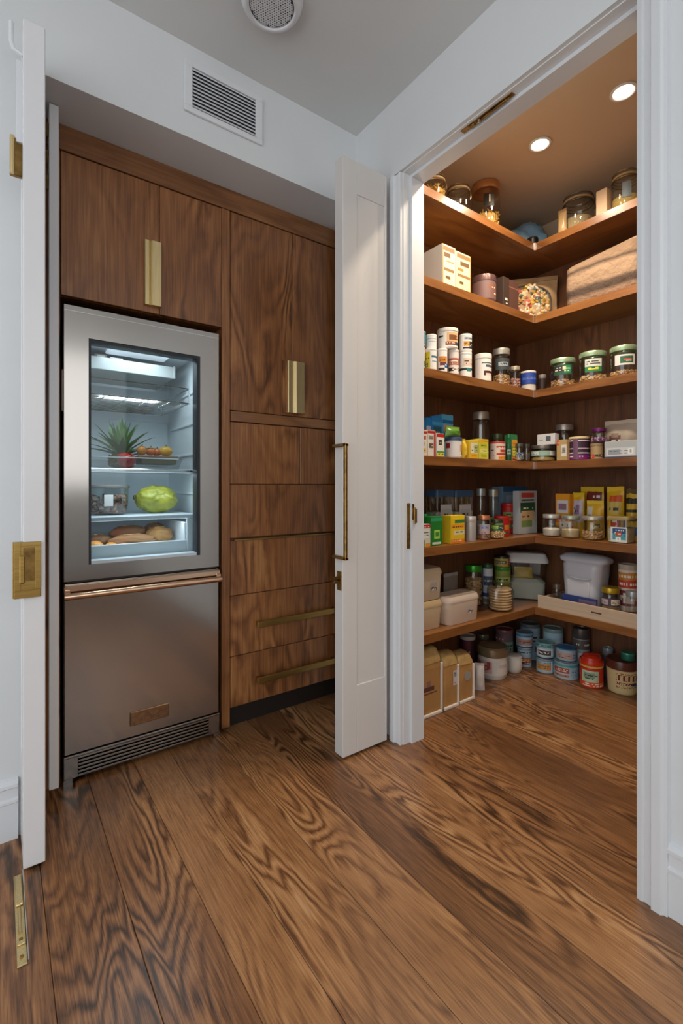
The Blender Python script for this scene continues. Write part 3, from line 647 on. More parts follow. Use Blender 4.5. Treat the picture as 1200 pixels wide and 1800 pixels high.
def bigbag(loc, rz, dim, lt, cat):
    w, d, h = dim; t = thing('cloth_bag', lt, cat, (loc[0] + .06, loc[1], loc[2]), rz); d = .2
    def wob(p):
        n = noise.noise(Vector((p.x * 7, p.z * 9, p.y * 5))) * .012 + noise.noise(Vector((p.x * 19, p.z * 23, 4))) * .004
        s = .03 * p.x / w * (p.z / h)
        return (p.x, p.y * (1 + n * 6) + n, p.z * (1 + .18 * (p.x / w + .1) * (p.z / h)) + (n if p.z > .02 else 0))
    secs = [(0, w * .47, d * .44, .03), (.01, w * .49, d * .48, .04)] + [(h * k / 12, w * .5, d * (.5 - .06 * abs(k / 12 - .45)), .05) for k in range(2, 11)] + [(h * .90, w * .5, d * .34, .04), (h * .95, w * .5, d * .12, .02), (h * .97, w * .5, .008, .005)]
    m = bpy.data.materials.new('striped_cloth'); m.use_nodes = True; nt = m.node_tree; b = nt.nodes['Principled BSDF']; b.inputs['Roughness'].default_value = .9
    tc = N(nt, 'ShaderNodeTexCoord'); sp = N(nt, 'ShaderNodeSeparateXYZ'); lk(nt, tc.outputs['Object'], sp.inputs[0])
    n = N(nt, 'ShaderNodeTexNoise'); n.inputs['Scale'].default_value = 5; lk(nt, tc.outputs['Object'], n.inputs[0])
    z = math_(nt, 'ADD', math_(nt, 'MULTIPLY', sp.outputs[2], 1 / h), math_(nt, 'MULTIPLY', math_(nt, 'SUBTRACT', n.outputs[0], .5), .12))
    r = N(nt, 'ShaderNodeValToRGB'); cr = r.color_ramp; cr.elements[0].color = lin('7d6654'); cr.elements[0].position = .0
    cr.elements[1].position = 1; cr.elements[1].color = lin('b09a80')
    for p, c in ((.12, '8f7560'), (.2, '43362d'), (.3, '4f4036'), (.36, '937a63'), (.6, '9a8068'), (.68, '4f4035'), (.74, '8c735c'), (.9, '77604c')): cr.elements.new(p).color = lin(c)
    lk(nt, z, r.inputs[0]); lk(nt, r.outputs[0], b.inputs['Base Color'])
    bn = N(nt, 'ShaderNodeTexNoise'); bn.inputs['Scale'].default_value = 26; bn.inputs['Detail'].default_value = 5; lk(nt, tc.outputs['Object'], bn.inputs[0])
    bp = N(nt, 'ShaderNodeBump'); bp.inputs['Strength'].default_value = .6; bp.inputs['Distance'].default_value = .02; lk(nt, bn.outputs[0], bp.inputs['Height']); lk(nt, bp.outputs[0], b.inputs['Normal'])
    MB().loft(secs, n=7, wob=wob).build('sack', m, t, ang=180)
    mb = MB(); mb.tube([(-w * .49 + w * .98 * k / 12, -.004, (h * .955) * (1 + .18 * ((-w * .49 + w * .98 * k / 12) / w + .1)) + .004 * math.sin(k * 1.7)) for k in range(13)], .008, 8); mb.build('rolled_hem', col('b3986f', .85), t)
    return t
def clearbin(loc, rz, dim, lt, cat):
    t = thing('clear_bin', lt, cat, loc, -52); w, d, h = .25, .19, .30
    MB().loft([(0, w * .44, d * .44, .025), (h * .82, w * .5, d * .5, .03)], cap=(1, 0)).build('bin', M_CLEAR, t, ang=50)
    MB().loft([(.004, w * .43, d * .43, .025), (h * .36, w * .455, d * .455, .03), (h * .44, w * .36, d * .36, .04)], wob=lambda p: (p.x, p.y, p.z + .012 * noise.noise(Vector((p.x * 20, p.y * 20, 1))))).build('contents', noisy('bin_flour', 'c6cbbd', 'd4d8cc', 9, .7, .1), t, kind='stuff')
    o = MB(); pillow(o, .12, .05, .07, 10, 10, seed=5); o.build('packet', col('c9ae4a', .4), t, (-.02, -.045, h * .45)); 
    MB().loft([(h * .80, w * .53, d * .53, .035), (h * .86, w * .53, d * .53, .035), (h * .90, w * .5, d * .5, .03), (h * .98, w * .47, d * .47, .03), (h, w * .44, d * .44, .03)]).build('lid', col('d5d6d6', .4), t, ang=40)
    return t
def tray(loc, rz, dim, lt, cat):
    t = thing('wooden_tray', lt, cat, (2.652, 1.20, .417)); m = wood('pale_tray', 'Y', [(0, 'a8937c'), (.5, 'c4b09a'), (1, 'd2c0ac')], 10, 5, .8, 90, .5, 0, 0, .3, .03)
    y0, y1, D = -.52, .425, .30
    MB().box(0, .009, y0, y1, 0, .075, 0, .001).build('front', m, t, smooth=False)
    MB().box(D - .009, D, y0, y1, 0, .06, 0, .001).build('back', m, t, smooth=False)
    MB().box(.009, D - .009, y1 - .009, y1, 0, .06, 0, .001).build('side', m, t, smooth=False)
    MB().box(.009, D - .009, y0, y0 + .009, 0, .06, 0, .001).build('side', m, t, smooth=False)
    MB().box(.009, D - .009, y0 + .009, y1 - .009, .0005, .0065).build('base', m, t, smooth=False)
    MB().box(-.0006, .0, .05, .105, .036, .043).build('finger_slot', col('4a3a2c', .8), t, smooth=False)
    return t
def whitebag(loc, rz, dim, lt, cat):
    w, d, h = dim; t = thing('plastic_sack', lt, cat, (loc[0] + .02, loc[1], loc[2]), rz); d = .17; h = min(h, .335)
    def wob(p):
        n = noise.noise(Vector((p.x * 9, p.z * 12, p.y * 6))) * .010 + abs(noise.noise(Vector((p.x * 5, p.z * 30, 2)))) * .008
        return (p.x * (1 + n * 2), p.y * (1 + n * 8), p.z)
    MB().loft([(0, w * .37, d * .42, .03), (.012, w * .40, d * .46, .04)] + [(h * k / 14, w * (.40 + .09 * k / 14), d * (.48 - .05 * (k / 14) ** 3), .045) for k in range(1, 12)] + [(h * .84, w * .5, d * .38, .05), (h * .87, w * .56, d * .46, .05), (h * .93, w * .58, d * .42, .05), (h * .98, w * .50, d * .26, .04), (h, w * .40, d * .16, .03)], n=7, wob=wob).build('sack', col('c6c8d2', .38), t, ang=180)
    MB().box(-w * .28, w * .26, -d * .52, -d * .47, .05, h * .55, 0, .004).build('label', col('cfd1d9', .35), t)
    MB().tube([(-w * .30, -d * .5, h * .62), (-w * .1, -d * .55, h * .585), (w * .12, -d * .55, h * .58), (w * .30, -d * .5, h * .60)], .004, 6).build('fold', col('b3b6c2', .4), t)
    return t
def kraft(loc, rz, dim, lt, cat, group=None):
    w, d, h = dim; t = thing('flour_bag', lt, cat, (loc[0], loc[1] + .005, 0), rz, group); d = .11; w *= .97
    def wob(p):
        n = noise.noise(Vector((p.x * 11 + loc[0] * 9, p.z * 8, p.y * 6))) * .05
        return (p.x, p.y * (1 + n), p.z + (.01 * noise.noise(Vector((p.x * 16, loc[0] * 5, p.y * 9))) if p.z > h * .8 else 0))
    MB().loft([(.004, w * .48, d * .48, .008), (h * .12, w * .49, d * .5, .01), (h * .45, w * .485, d * .5, .012), (h * .80, w * .48, d * .48, .01), (h * .86, w * .475, d * .45, .01), (h * .97, w * .45, d * .34, .02), (h, w * .40, d * .2, .02)], wob=wob).build('bag', noisy('kraft_flour', 'a87b45', 'b98c54', 14, .8, .15), t)
    MB().loft([(h * .80, w * .49, d * .50, .012), (h * .86, w * .48, d * .475, .012), (h * .975, w * .455, d * .355, .02), (h * 1.008, w * .41, d * .22, .02)], wob=wob).build('folded_top', noisy('kraft_top', 'a8864f', 'c2a166', 30, .7, .2), t)
    e = MB(); e.box(-w * .5, w * .5, -d * .58, -d * .48, 0, .016, 0, .003); e.box(w * .5 - .012, w * .5, -d * .58, -d * .47, .015, h * .78, 0, .003)
    e.build('white_edge', col('ddd6cc', .7), t, smooth=False)
    y = -d * .505 - .001
    if 'largest' in lt: flat_print('print', -w * .35, w * .40, h * .12, h * .70, y, 'b08450', [(.3, .75, .48, .56, '5d3a34'), (.42, .62, .56, .72, '8a6a64'), (.2, .9, .40, .44, '6b4a3c')], t)
    elif 'tall white' in lt: flat_print('tag', w * .12, w * .40, h * .40, h * .68, y, 'c9c4c0', [(.2, .8, .55, .9, '8f8f9c'), (.2, .8, .1, .2, 'b5746a')], t, 8, 16)
    else:
        o = MB().lathe([(0, 0), (.026, 0), (.026, .001), (0, .0012)], 20).build('seal_mark', col('9c9a94', .6), t, (w * .05, y, h * .55), (R(90), 0, 0))
    return t
def pot(loc, rz, dim, lt, cat):
    r, h = dim; t = thing('canister', lt, cat, loc, rz); h = .20
    MB().lathe([(0, 0), (r * .84, 0), (r * .9, .006), (r * .95, h * .3), (r * .95, h * .6), (r * .88, h * .66), (0, h * .66)], 36).build('body', col('d9d3cc', .4), t)
    wrap_label('label', r * .956, h * .14, h * .58, 'd9d3cc', [(.05, .45, .1, .9, 'c9a49a'), (.12, .2, .3, .8, 'a03a38'), (.25, .32, .2, .7, 'a03a38'), (.36, .42, .4, .9, '9c4444'), (.6, .85, .5, .7, 'c4bdb6')], t)
    MB().lathe([(r * .9, h * .64), (r, h * .67), (r * 1.02, h * .72), (r * 1.0, h * .88), (r * .9, h * .93), (r * .8, h * .92), (r * .5, h * .97), (r * .2, h), (0, h)], 36).build('lid', col('8f7c5e', .3, .45), t)
    return t
def cup(loc, rz, dim, lt, cat):
    r, h = dim; t = thing('mug_tub', lt, cat, loc, rz)
    MB().lathe([(0, 0), (r * .8, 0), (r * .93, .006), (r, h * .25), (r, h * .8), (r * .93, h * .86), (r * .93, h * .93), (0, h * .93)], 30).build('body', col('d6d0c8', .4), t)
    MB().lathe([(r * .94, h * .88), (r * .99, h * .89), (r * .99, h * .98), (r * .93, h), (0, h)], 30).build('lid', col('ddd8d2', .4), t)
    MB().tube([(r * .9, 0, h * .7), (r * 1.25, 0, h * .66), (r * 1.3, 0, h * .42), (r * .95, 0, h * .3)], .006, 8).build('handle', col('d6d0c8', .4), t, rot=(0, 0, R(150)))
    return t
def red_canister(loc, rz, dim, lt, cat):
    r, h = dim; t = thing('canister', lt, cat, loc, rz)
    MB().lathe([(0, 0), (r * .92, 0), (r * .97, .005), (r * .97, h * .66), (r * .9, h * .7), (0, h * .7)], 36).build('body', col('c22a1c', .3), t)
    wrap_label('label', r * .976, h * .03, h * .62, 'c9301f', [(0, 1, 0, .3, 'd9542a'), (.12, .62, .28, .88, 'b9cfae'), (.2, .5, .5, .75, '7f9a8a'), (.66, .95, .1, .24, 'e0805a')], t)
    MB().lathe([(r * .96, h * .64), (r * .99, h * .65), (r * .99, h * .69), (r * .96, h * .70)], 36).build('band', col('d9c05a', .4), t)
    MB().lathe([(r * .95, h * .70), (r * 1.02, h * .71), (r * 1.02, h * .80), (r * .96, h * .86), (r * .86, h * .84), (r * .8, h * .93), (r * .5, h), (r * .25, h * .985), (0, h * .985)], 36).build('lid', col('d4381f', .3), t)
    MB().box(-r * .7, r * .7, -.008, .008, h * .96, h * 1.03, 0, .003).build('grip', col('b02a1c', .35), t)
    return t
def bigpot(loc, rz, dim, lt, cat):
    r, h = dim; t = thing('lidded_tub', lt, cat, loc, rz)
    MB().lathe([(0, 0), (r * .84, 0), (r * .88, .006), (r * .98, h * .72), (r * .97, h * .74), (0, h * .74)], 40).build('tub', col('d6c28c', .4), t)
    mats = [col('dccb98', .45), col('7a2226', .5), col('2c4a8a', .5), col('9a5a44', .5)]
    n, v = 96, 34; mb = MB(); z0, z1 = h * .05, h * .70
    for j in range(v + 1):
        for i in range(n // 2 + 1):
            a = R(-180) + math.pi * i / (n // 2); q = r * (.883 + .1 * (j / v)) * 1.004; mb.v.append((q * math.cos(a), q * math.sin(a), z0 + (z1 - z0) * j / v))
    rg = random.Random(3); rows = [(20, 28, 1, .6), (13, 16, 1, .55), (8, 10, 3, .6), (30, 31, 3, .5)]
    for j in range(v):
        for i in range(n // 2):
            k = 0
            for a, b, c, p in rows:
                if a <= j <= b and 12 < i < 37:
                    g = (i * 7) // 3 % 9
                    if (c == 1 and b - a > 5 and ((i % 5 in (0, 1)) or (j in (a, b, (a + b) // 2) and (i // 5) % 2 == 0) or (j == b)) and i % 5 != 4) or (b - a <= 5 and rg.random() < p): k = c
            if 12 <= j <= 15 and 29 < i < 37: k = 2
            mb.f.append((j * (n // 2 + 1) + i, j * (n // 2 + 1) + i + 1, (j + 1) * (n // 2 + 1) + i + 1, (j + 1) * (n // 2 + 1) + i)); mb.m.append(k)
    mb.build('label', mats, t)
    MB().lathe([(r * .96, h * .72), (r * 1.0, h * .74), (r * 1.0, h * .95), (r * .97, h * .985), (r * .9, h), (r * .86, h * .97), (0, h * .97)], 40).build('lid', col('5d3226', .3), t)
    return t
def loafjar(loc, rz, dim, lt, cat):
    r, h = dim; t = thing('glass_jar', lt, cat, loc, rz); h = .165
    MB().loft([(.001, r * .9, r * .9, .03), (.012, r, r, .04), (h * .72, r, r, .04), (h * .86, r * .86, r * .86, .05), (h * .92, r * .84, r * .84, .05)], cap=(1, 0)).build('glass', M_GLASS, t, ang=60)
    for k in range(8):
        MB().lathe([(0, 0), (r * .86, .001), (r * .92, .007), (r * .86, .013), (r * .3, .016), (0, .0155)], 20, bump=lambda a, z: 1 + .03 * math.sin(3 * a + k)).build('flatbread', noisy('flatbread', 'cfa877', 'e0c096', 40, .8, .3), t, (0, 0, .006 + k * .0155))
    MB().loft([(h * .90, r * .86, r * .86, .05), (h * .97, r * .88, r * .88, .05), (h, r * .82, r * .82, .05), (h * .985, r * .7, r * .7, .05)]).build('lid', M_GLASS, t, ang=40)
    return t
def board(loc, rz, dim, lt, cat):
    t = thing('round_board', lt, cat, (loc[0], loc[1], loc[2] + .001), -40)
    MB().lathe([(0, -.006), (.062, -.006), (.064, -.003), (.064, .003), (.062, .006), (0, .006)], 36).build('board', noisy('board_wood', '7d4f2a', '996438', 30, .6, .1, 4, (1, 8, 1)), t, (0, .0, .068), (R(78), 0, 0))
    MB().tube([(-.01, -.013, .07), (0, -.022, .07), (.01, -.013, .07)], .003, 6).build('grip', col('4a2c18', .6), t)
    return t

# ------------------------------------------------------------------ fridge
FX0, FX1, FZ = .207, .825, 1.852
def fridge():
    t = thing('fridge', 'stainless steel fridge with a glass upper door and a solid lower door', 'fridge', (.516, FY, 0))
    ox = -.516
    def B(mb, name, m, parent=t, **k): return mb.build(name, m, parent, **k)
    def bx(x0, x1, y0, y1, z0, z1, bev=0.): return MB().box(x0 + ox, x1 + ox, y0, y1, z0, z1, 0, bev)
    WX0, WX1_, WZ0, WZ1 = .291, .738, .841, 1.735
    # carcass: outer shell without a front
    c = bx(.215, .222, .05, .62, .11, 1.84)
    for a in ((.808, .815, .05, .62, .11, 1.84), (.222, .808, .61, .62, .11, 1.84), (.222, .808, .05, .61, 1.83, 1.84), (.222, .808, .05, .61, .11, .12)): c.box(a[0] + ox, a[1] + ox, *a[2:])
    B(c, 'cabinet', M_BLACK, smooth=False)
    l = MB()
    for a in ((.268, .276, .052, .60, .79, 1.775), (.772, .78, .052, .60, .79, 1.775), (.276, .772, .592, .60, .79, 1.775), (.276, .772, .052, .592, 1.767, 1.775), (.276, .772, .052, .592, .79, .80)): l.box(a[0] + ox, a[1] + ox, *a[2:])
    l = B(l, 'liner', M_LINER, smooth=False)
    r_ = MB()
    for z in (1.11, 1.30, 1.45, 1.60): 
        r_.box(.764 + ox, .772 + ox, .10, .56, z, z + .012, 0, .002); r_.box(.276 + ox, .284 + ox, .10, .56, z, z + .012, 0, .002)
    r_.build('shelf_rails', M_LINER, l, smooth=False)
    MB().box(.47 + ox, .765 + ox, .585, .592, 1.26, 1.50, 0, .003).build('air_duct', col('e3eaee', .4), l, smooth=False)
    MB().box(.40 + ox, .66 + ox, .20, .28, 1.758, 1.767, 0, .002).build('interior_light', glow('fridge_light', 'eaf4ff', .45), l, smooth=False)
    MB().lathe([(0, 0), (.011, 0), (.009, -.012), (0, -.014)], 12, cx=.57 + ox, cy=.07).build('door_switch', M_BLACK, l, (0, 0, 1.767))
    # upper door with window
    d = MB(); y0, y1 = -.012, .045
    d.box(FX0 + ox, WX0 + ox, y0, y1, .782, FZ).box(WX1_ + ox, FX1 + ox, y0, y1, .782, FZ).box(WX0 + ox, WX1_ + ox, y0, y1, WZ1, FZ, 0, .0).box(WX0 + ox, WX1_ + ox, y0, y1, .782, WZ0, 0, .0)
    d = B(d, 'upper_door', M_STEEL, smooth=False)
    g = MB()
    for a in ((WX0, WX0 + .010, -.006, .05, WZ0, WZ1), (WX1_ - .013, WX1_, -.006, .05, WZ0, WZ1), (WX0 + .010, WX1_ - .013, -.006, .05, WZ1 - .012, WZ1)): g.box(a[0] + ox, a[1] + ox, *a[2:])
    g.build('window_gasket', col('1f242a', .5), d, smooth=False)
    MB().box(WX0 + ox, WX1_ + ox, -.004, .05, WZ0, WZ0 + .012).build('window_sill', col('c9d2d8', .4), d, smooth=False)
    MB().box(WX0 + .009 + ox, WX1_ - .012 + ox, .002, .006, WZ0 + .011, WZ1 - .011).build('window_glass', M_PANE, d, smooth=False)
    MB().box(FX0 + ox, FX1 + ox, -.0128, -.012, FZ - .022, FZ - .019).build('trim_line', M_CHROME, d, smooth=False)
    e = MB(); e.tube([(FX0 - .004 + ox, -.004, z) for z in (1.44, 1.60)], .004, 8)
    e.build('hinge', M_CHROME, d)
    # lower door with its rail handle and badge
    w = B(MB().box(FX0 + ox, FX1 + ox, y0, y1, .110, .774, 0, .003), 'lower_door', M_STEEL, smooth=False)
    h = MB(); h.box(FX0 - .002 + ox, FX1 + .002 + ox, -.030, -.012, .742, .768, 0, .004); h.tube([(FX0 - .002 + ox, -.040, .728), (FX1 + .002 + ox, -.040, .728)], .013, 14)
    h.box(FX0 - .002 + ox, FX0 + .02 + ox, -.040, -.012, .718, .752, 0, .003).box(FX1 - .02 + ox, FX1 + .002 + ox, -.040, -.012, .718, .752, 0, .003)
    h.build('rail_handle', M_RAIL, w, label='polished warm metal rail handle', ang=30)
    MB().box(FX0 + .01 + ox, FX1 - .01 + ox, -.0125, .03, .7745, .7815).build('door_gap', M_BLACK, w, smooth=False)
    b = MB().box(.443 + ox, .600 + ox, -.017, -.012, .157, .214, 0, .002)
    b.box(.449 + ox, .594 + ox, -.019, -.016, .161, .165).box(.449 + ox, .594 + ox, -.019, -.016, .206, .210).box(.449 + ox, .453 + ox, -.019, -.016, .165, .206).box(.590 + ox, .594 + ox, -.019, -.016, .165, .206)
    x = .459
    for k, (a, z0, z1) in enumerate(((.004, .170, .200), (.012, .196, .201), (.004, .170, .196), (.004, .172, .199), (.008, .172, .178), (.004, .172, .199), (.009, .186, .191), (.006, .174, .184), (.005, .178, .197), (.004, .171, .199), (.010, .184, .188), (.004, .171, .199), (.006, .171, .176))):
        b.box(x + ox, x + a + ox, -.019, -.016, z0, z1); x += a + .0045
    b.build('badge', noisy('badge_bronze', '8a6f55', 'a58a6c', 60, .3, 0, 2, (1, 1, 1), 1.), w, smooth=False, label='small bronze nameplate')
    # toe grille
    g = MB(); g.box(FX0 - .002 + ox, FX1 + .002 + ox, -.020, -.004, .101, .108, 0, .002)
    for x0, x1 in ((FX0 - .002, .255), (.777, FX1 + .002)): g.box(x0 + ox, x1 + ox, -.016, .02, .018, .101, 0, .002)
    g.box(FX0 - .002 + ox, .235 + ox, -.016, .02, 0, .018).box(.800 + ox, FX1 + .002 + ox, -.016, .02, .004, .018)
    g.box(.255 + ox, .777 + ox, .018, .02, .018, .101)
    g = B(g, 'toe_grille', M_STEEL, smooth=False)
    MB().box(.255 + ox, .777 + ox, .010, .0175, .019, .1005).build('grille_shadow', M_BLACK, g, smooth=False)
    sm = MB().box(-.261, .261, -.016, .010, -.0038, .0038, 0, .001).mesh('slat', M_STEEL, False)
    for k in range(6): put('slat', sm, g, (0, 0, .024 + .0138 * k))
    # inside: pull-out tray, wire basket, glass shelf, white shelf, drawer
    tr = MB(); X0, X1 = .30 + ox, .695 + ox
    tr.box(X0, X1, .225, .230, 1.672, 1.728, 0, .002).box(X0, X1, .230, .55, 1.672, 1.676).box(X1 - .006, X1 + .004, .222, .55, 1.672, 1.732, 0, .002)
    B(tr, 'top_tray', col('a3a7a5', .25), smooth=False)
    wb = MB(); a, c_ = .280 + ox, .725 + ox
    for z in (1.605, 1.537): wb.tube([(a, .10, z), (c_, .10, z), (c_, .56, z), (a, .56, z)], .0032, 6, closed=True)
    for x in (a, c_): 
        for y in (.10, .56): wb.tube([(x, y, 1.537), (x, y, 1.62)], .003, 6)
    for k in range(1, 16): y = .10 + .46 * k / 16; wb.tube([(a, y, 1.537), (c_, y, 1.537)], .0017, 5)
    for k in range(1, 5): x = a + (c_ - a) * k / 5; wb.tube([(x, .10, 1.534), (x, .56, 1.534)], .0022, 5)
    B(wb, 'wire_basket', M_CHROME)
    gs = bx(.278, .77, .075, .57, 1.218, 1.223); gs = B(gs, 'glass_shelf', M_PANE, smooth=False)
    MB().box(-.21, .21, .093, .107, 1.2105, 1.2155).build('fill_strip', glow('fridge_light', 'eaf4ff', .45), gs, smooth=False)  # glowing strip added to go with the glass shelf fill
    MB().box(.277 + ox, .745 + ox, .068, .082, 1.213, 1.227, 0, .002).build('shelf_edge', M_CHROME, gs, smooth=False)
    ws = B(bx(.277, .745, .07, .57, 1.005, 1.023, .003), 'white_shelf', col('dbe4ea', .35), smooth=False)
    MB().box(-.21, .21, .093, .107, 1.0023, 1.005).build('fill_strip', glow('fridge_light', 'eaf4ff', .45), ws, smooth=False)  # glowing strip added to go with the drawer fill
    dr = MB(); a, c_, f = .280 + ox, .725 + ox, .075
    dr.box(a, c_ - .02, f, f + .008, .842, .905, 0, .003).box(c_ - .028, c_ - .02, f + .008, .55, .842, .985, 0, .002).box(a, a + .006, f + .008, .55, .842, .985, 0, .002).box(a, c_ - .02, f + .008, .55, .842, .848).box(c_ - .020, c_ + .012, f - .004, f + .012, .830, 1.004, 0, .004)
    B(dr, 'crisper_drawer', col('e3eaee', .35), smooth=False)
    return t
fridge()
# food in the fridge
def leaf(mb, p, yaw, tilt, L, w, curl, mi=0):
    d = Vector((math.cos(yaw), math.sin(yaw), 0)); s = Vector((-d.y, d.x, 0)); vs = []; n = 7
    for k in range(n + 1):
        u = k / n; a = tilt + curl * u * u
        if k == 0: q = Vector(p)
        else: q = q + (d * math.cos(a) + Vector((0, 0, 1)) * math.sin(a)) * (L / n)
        ww = w * (1 - u) ** .7 * (1 if u > .15 else .8) / 2; nrm = Vector((0, 0, 1)) * math.cos(a) - d * math.sin(a)
        vs += [q - s * ww + nrm * ww * .5, q, q + s * ww + nrm * ww * .5]
    fs = []
    for k in range(n): b = 3 * k; fs += [(b, b + 1, b + 4, b + 3), (b + 1, b + 2, b + 5, b + 4)]
    mb.add(vs, fs, mi)
t = thing('pineapple', 'pineapple with a spiky green crown lying in the fridge crisper tray', 'pineapple', (.475, 2.43, 1.236))
rg = random.Random(5); cr = MB()
for k in range(46):
    u = k / 46; leaf(cr, (.012 * math.cos(k * 2.4), .012 * math.sin(k * 2.4), .055 + .03 * u), k * 2.399, R(12 + 78 * u + rg.uniform(-8, 8)), rg.uniform(.14, .20) * (1 - .15 * u), .034, R(-25 * (1 - u)), rg.randrange(3))
cr.build('crown', [col('4f7034', .5), col('6f9350', .5), col('93b070', .5)], t)
pb = MB().lathe([(0, .004), (.035, .004), (.05, .02), (.052, .045), (.04, .066), (0, .07)], 20); 
for k in range(40): a = k * 2.399; pb.ico((.05 * math.cos(a), .05 * math.sin(a), .012 + .045 * (k / 40)), (.009, .009, .007))
pb.build('fruit', [col('7d6a24', .6)], t)
t = thing('red_pepper', 'red pepper lying before the pineapple in the fridge', 'pepper', (.478, 2.318, 1.236))
MB().lathe([(0, 0), (.022, .002), (.036, .02), (.038, .045), (.030, .062), (.012, .066), (0, .06)], 24, bump=lambda a, z: 1 + .10 * math.cos(3 * a)).build('flesh', col('c8261e', .25), t, rot=(R(24), R(-14), 0), ang=180)
MB().tube([(0, .0, .060), (.004, -.02, .074), (.012, -.028, .084)], .005, 8).build('stem', col('5d7a34', .6), t)
tt = thing('crisper_tray', 'shallow clear plastic tray of vegetables on the glass fridge shelf', 'tray', (.51, 2.39, 1.2275))
c = MB(); c.loft([(.002, .19, .12, .02), (.052, .205, .135, .025)], cap=(0, 0)).loft([(.0, .19, .12, .02), (.003, .19, .12, .02)]); c.build('tray', M_CLEAR, tt, ang=50)
MB().tube([(-.18, -.137, .05), (.18, -.137, .05)], .003, 6).build('rim', col('d5d8d6', .3), tt)
rgf = random.Random(2)
for k, (x, y, s, c_, lb) in enumerate(((.555, 2.38, .024, 'd98a28', 'small orange pepper left of the other orange pieces in the fridge tray'), (.600, 2.40, .022, 'd9742a', 'small deep orange tomato in the middle of the fridge tray'), (.635, 2.42, .021, 'c9641f', 'small dark orange tomato right of the middle of the fridge tray'), (.672, 2.40, .026, 'dba22c', 'yellow lemon at the right end of the fridge tray'))):
    t = thing('citrus_fruit' if k == 3 else 'small_tomato', lb, 'fruit', (x, y, 1.298))
    MB().ico((0, 0, s * .95), (s * (1.25 if k == 3 else 1), s, s * .95), 0, 0, 3).build('flesh', col(c_, .35), t, ang=180)
    MB().tube([(0, 0, s * 1.8), (.003, 0, s * 2.2)], .003, 6).build('stem', col('5d7a34', .6), t)
t = thing('cutting_board', 'thin brown board lying across the fridge tray under the orange fruit', 'board', (.622, 2.385, 1.281))
MB().box(-.095, .085, -.07, .07, 0, .014, 0, .003).build('board', noisy('board_wood2', '7a5a42', '94705a', 30, .6, .1), t, smooth=False)
MB().box(-.08, .08, -.06, .06, -.026, 0, 0, .003).build('foot', col('8a7a58', .6), t)
t = thing('glass_bowl', 'clear glass bowl of dark brown pieces on the white fridge shelf', 'bowl', (.405, 2.335, 1.024))
MB().lathe([(0, .001), (.055, .001), (.072, .008), (.080, .05), (.081, .118), (.084, .122), (.080, .121)], 36).build('glass', M_GLASS, t, ang=60)
f = MB(); f.lathe([(0, .004), (.06, .005), (.066, .03), (.066, .06), (0, .07)], 16)
st = random.getstate(); random.seed(3)
for k in range(90): a = random.uniform(0, 6.28); f.ico((.066 * math.cos(a), .066 * math.sin(a), random.uniform(.01, .085)), (.014, .012, .009), random.uniform(0, 3), random.randrange(3))
random.setstate(st)
f.build('contents', [col('5d4034', .4), col('7d5a4a', .4), col('a58672', .4)], t, kind='stuff')
MB().lathe([(.083, .118), (.086, .120), (.086, .128), (.08, .132), (0, .132)], 36).build('lid', col('5d5854', .3), t)
MB().loft([(.0, .018, .0006, .001), (.05, .018, .0006, .001)]).build('label', col('d9d5d2', .4), t, (-.015, -.0835, .04))
t = thing('pomelo', 'large bumpy yellow green pomelo on the white fridge shelf', 'fruit', (.61, 2.345, 1.024))
bm = bmesh.new(); bmesh.ops.create_icosphere(bm, subdivisions=5, radius=1)
for v in bm.verts:
    p = v.co.copy(); n = .12 * noise.noise(p * 1.5) + .06 * noise.noise(p * 4) - .13 * abs(noise.noise(p * 2.5 + Vector((3, 1, 2))))
    v.co = Vector((p.x * .098 * (1 + n) * (1 + .08 * p.x), p.y * .075 * (1 + n), .066 + p.z * .0655 * (1 + n)))
    if v.co.z < .002: v.co.z = .002
bm.verts.index_update(); mb = MB().add([v.co[:] for v in bm.verts], [[v.index for v in f.verts] for f in bm.faces]); bm.free()
mb.build('rind', noisy('pomelo_rind', '7f8426', 'b3ae3a', 14, .4, .1), t, ang=180)
MB().lathe([(0, -.004), (.012, -.003), (.009, .004), (0, .006)], 10).build('stem', col('4a4a20', .7), t, (-.098, -.01, .075), (0, R(-90), 0))
for lb_, x, w_, h_, c_ in (('small brown carton on the top tray at the left of the fridge', .375, .05, .068, '7a6658'), ('small white carton on the top tray beside the brown one in the fridge', .44, .055, .06, 'd8d8d4')):
    t = thing('small_carton', lb_, 'carton', (x, 2.38, 1.677))
    MB().box(-w_ / 2, w_ / 2, -.03, .03, 0, h_, 0, .002).build('box', col(c_, .5), t, smooth=False)
    MB().box(-w_ * .3, w_ * .3, -.0308, -.03, h_ * .62, h_ * .9).build('label', col('b9bdbd', .5), t, smooth=False)
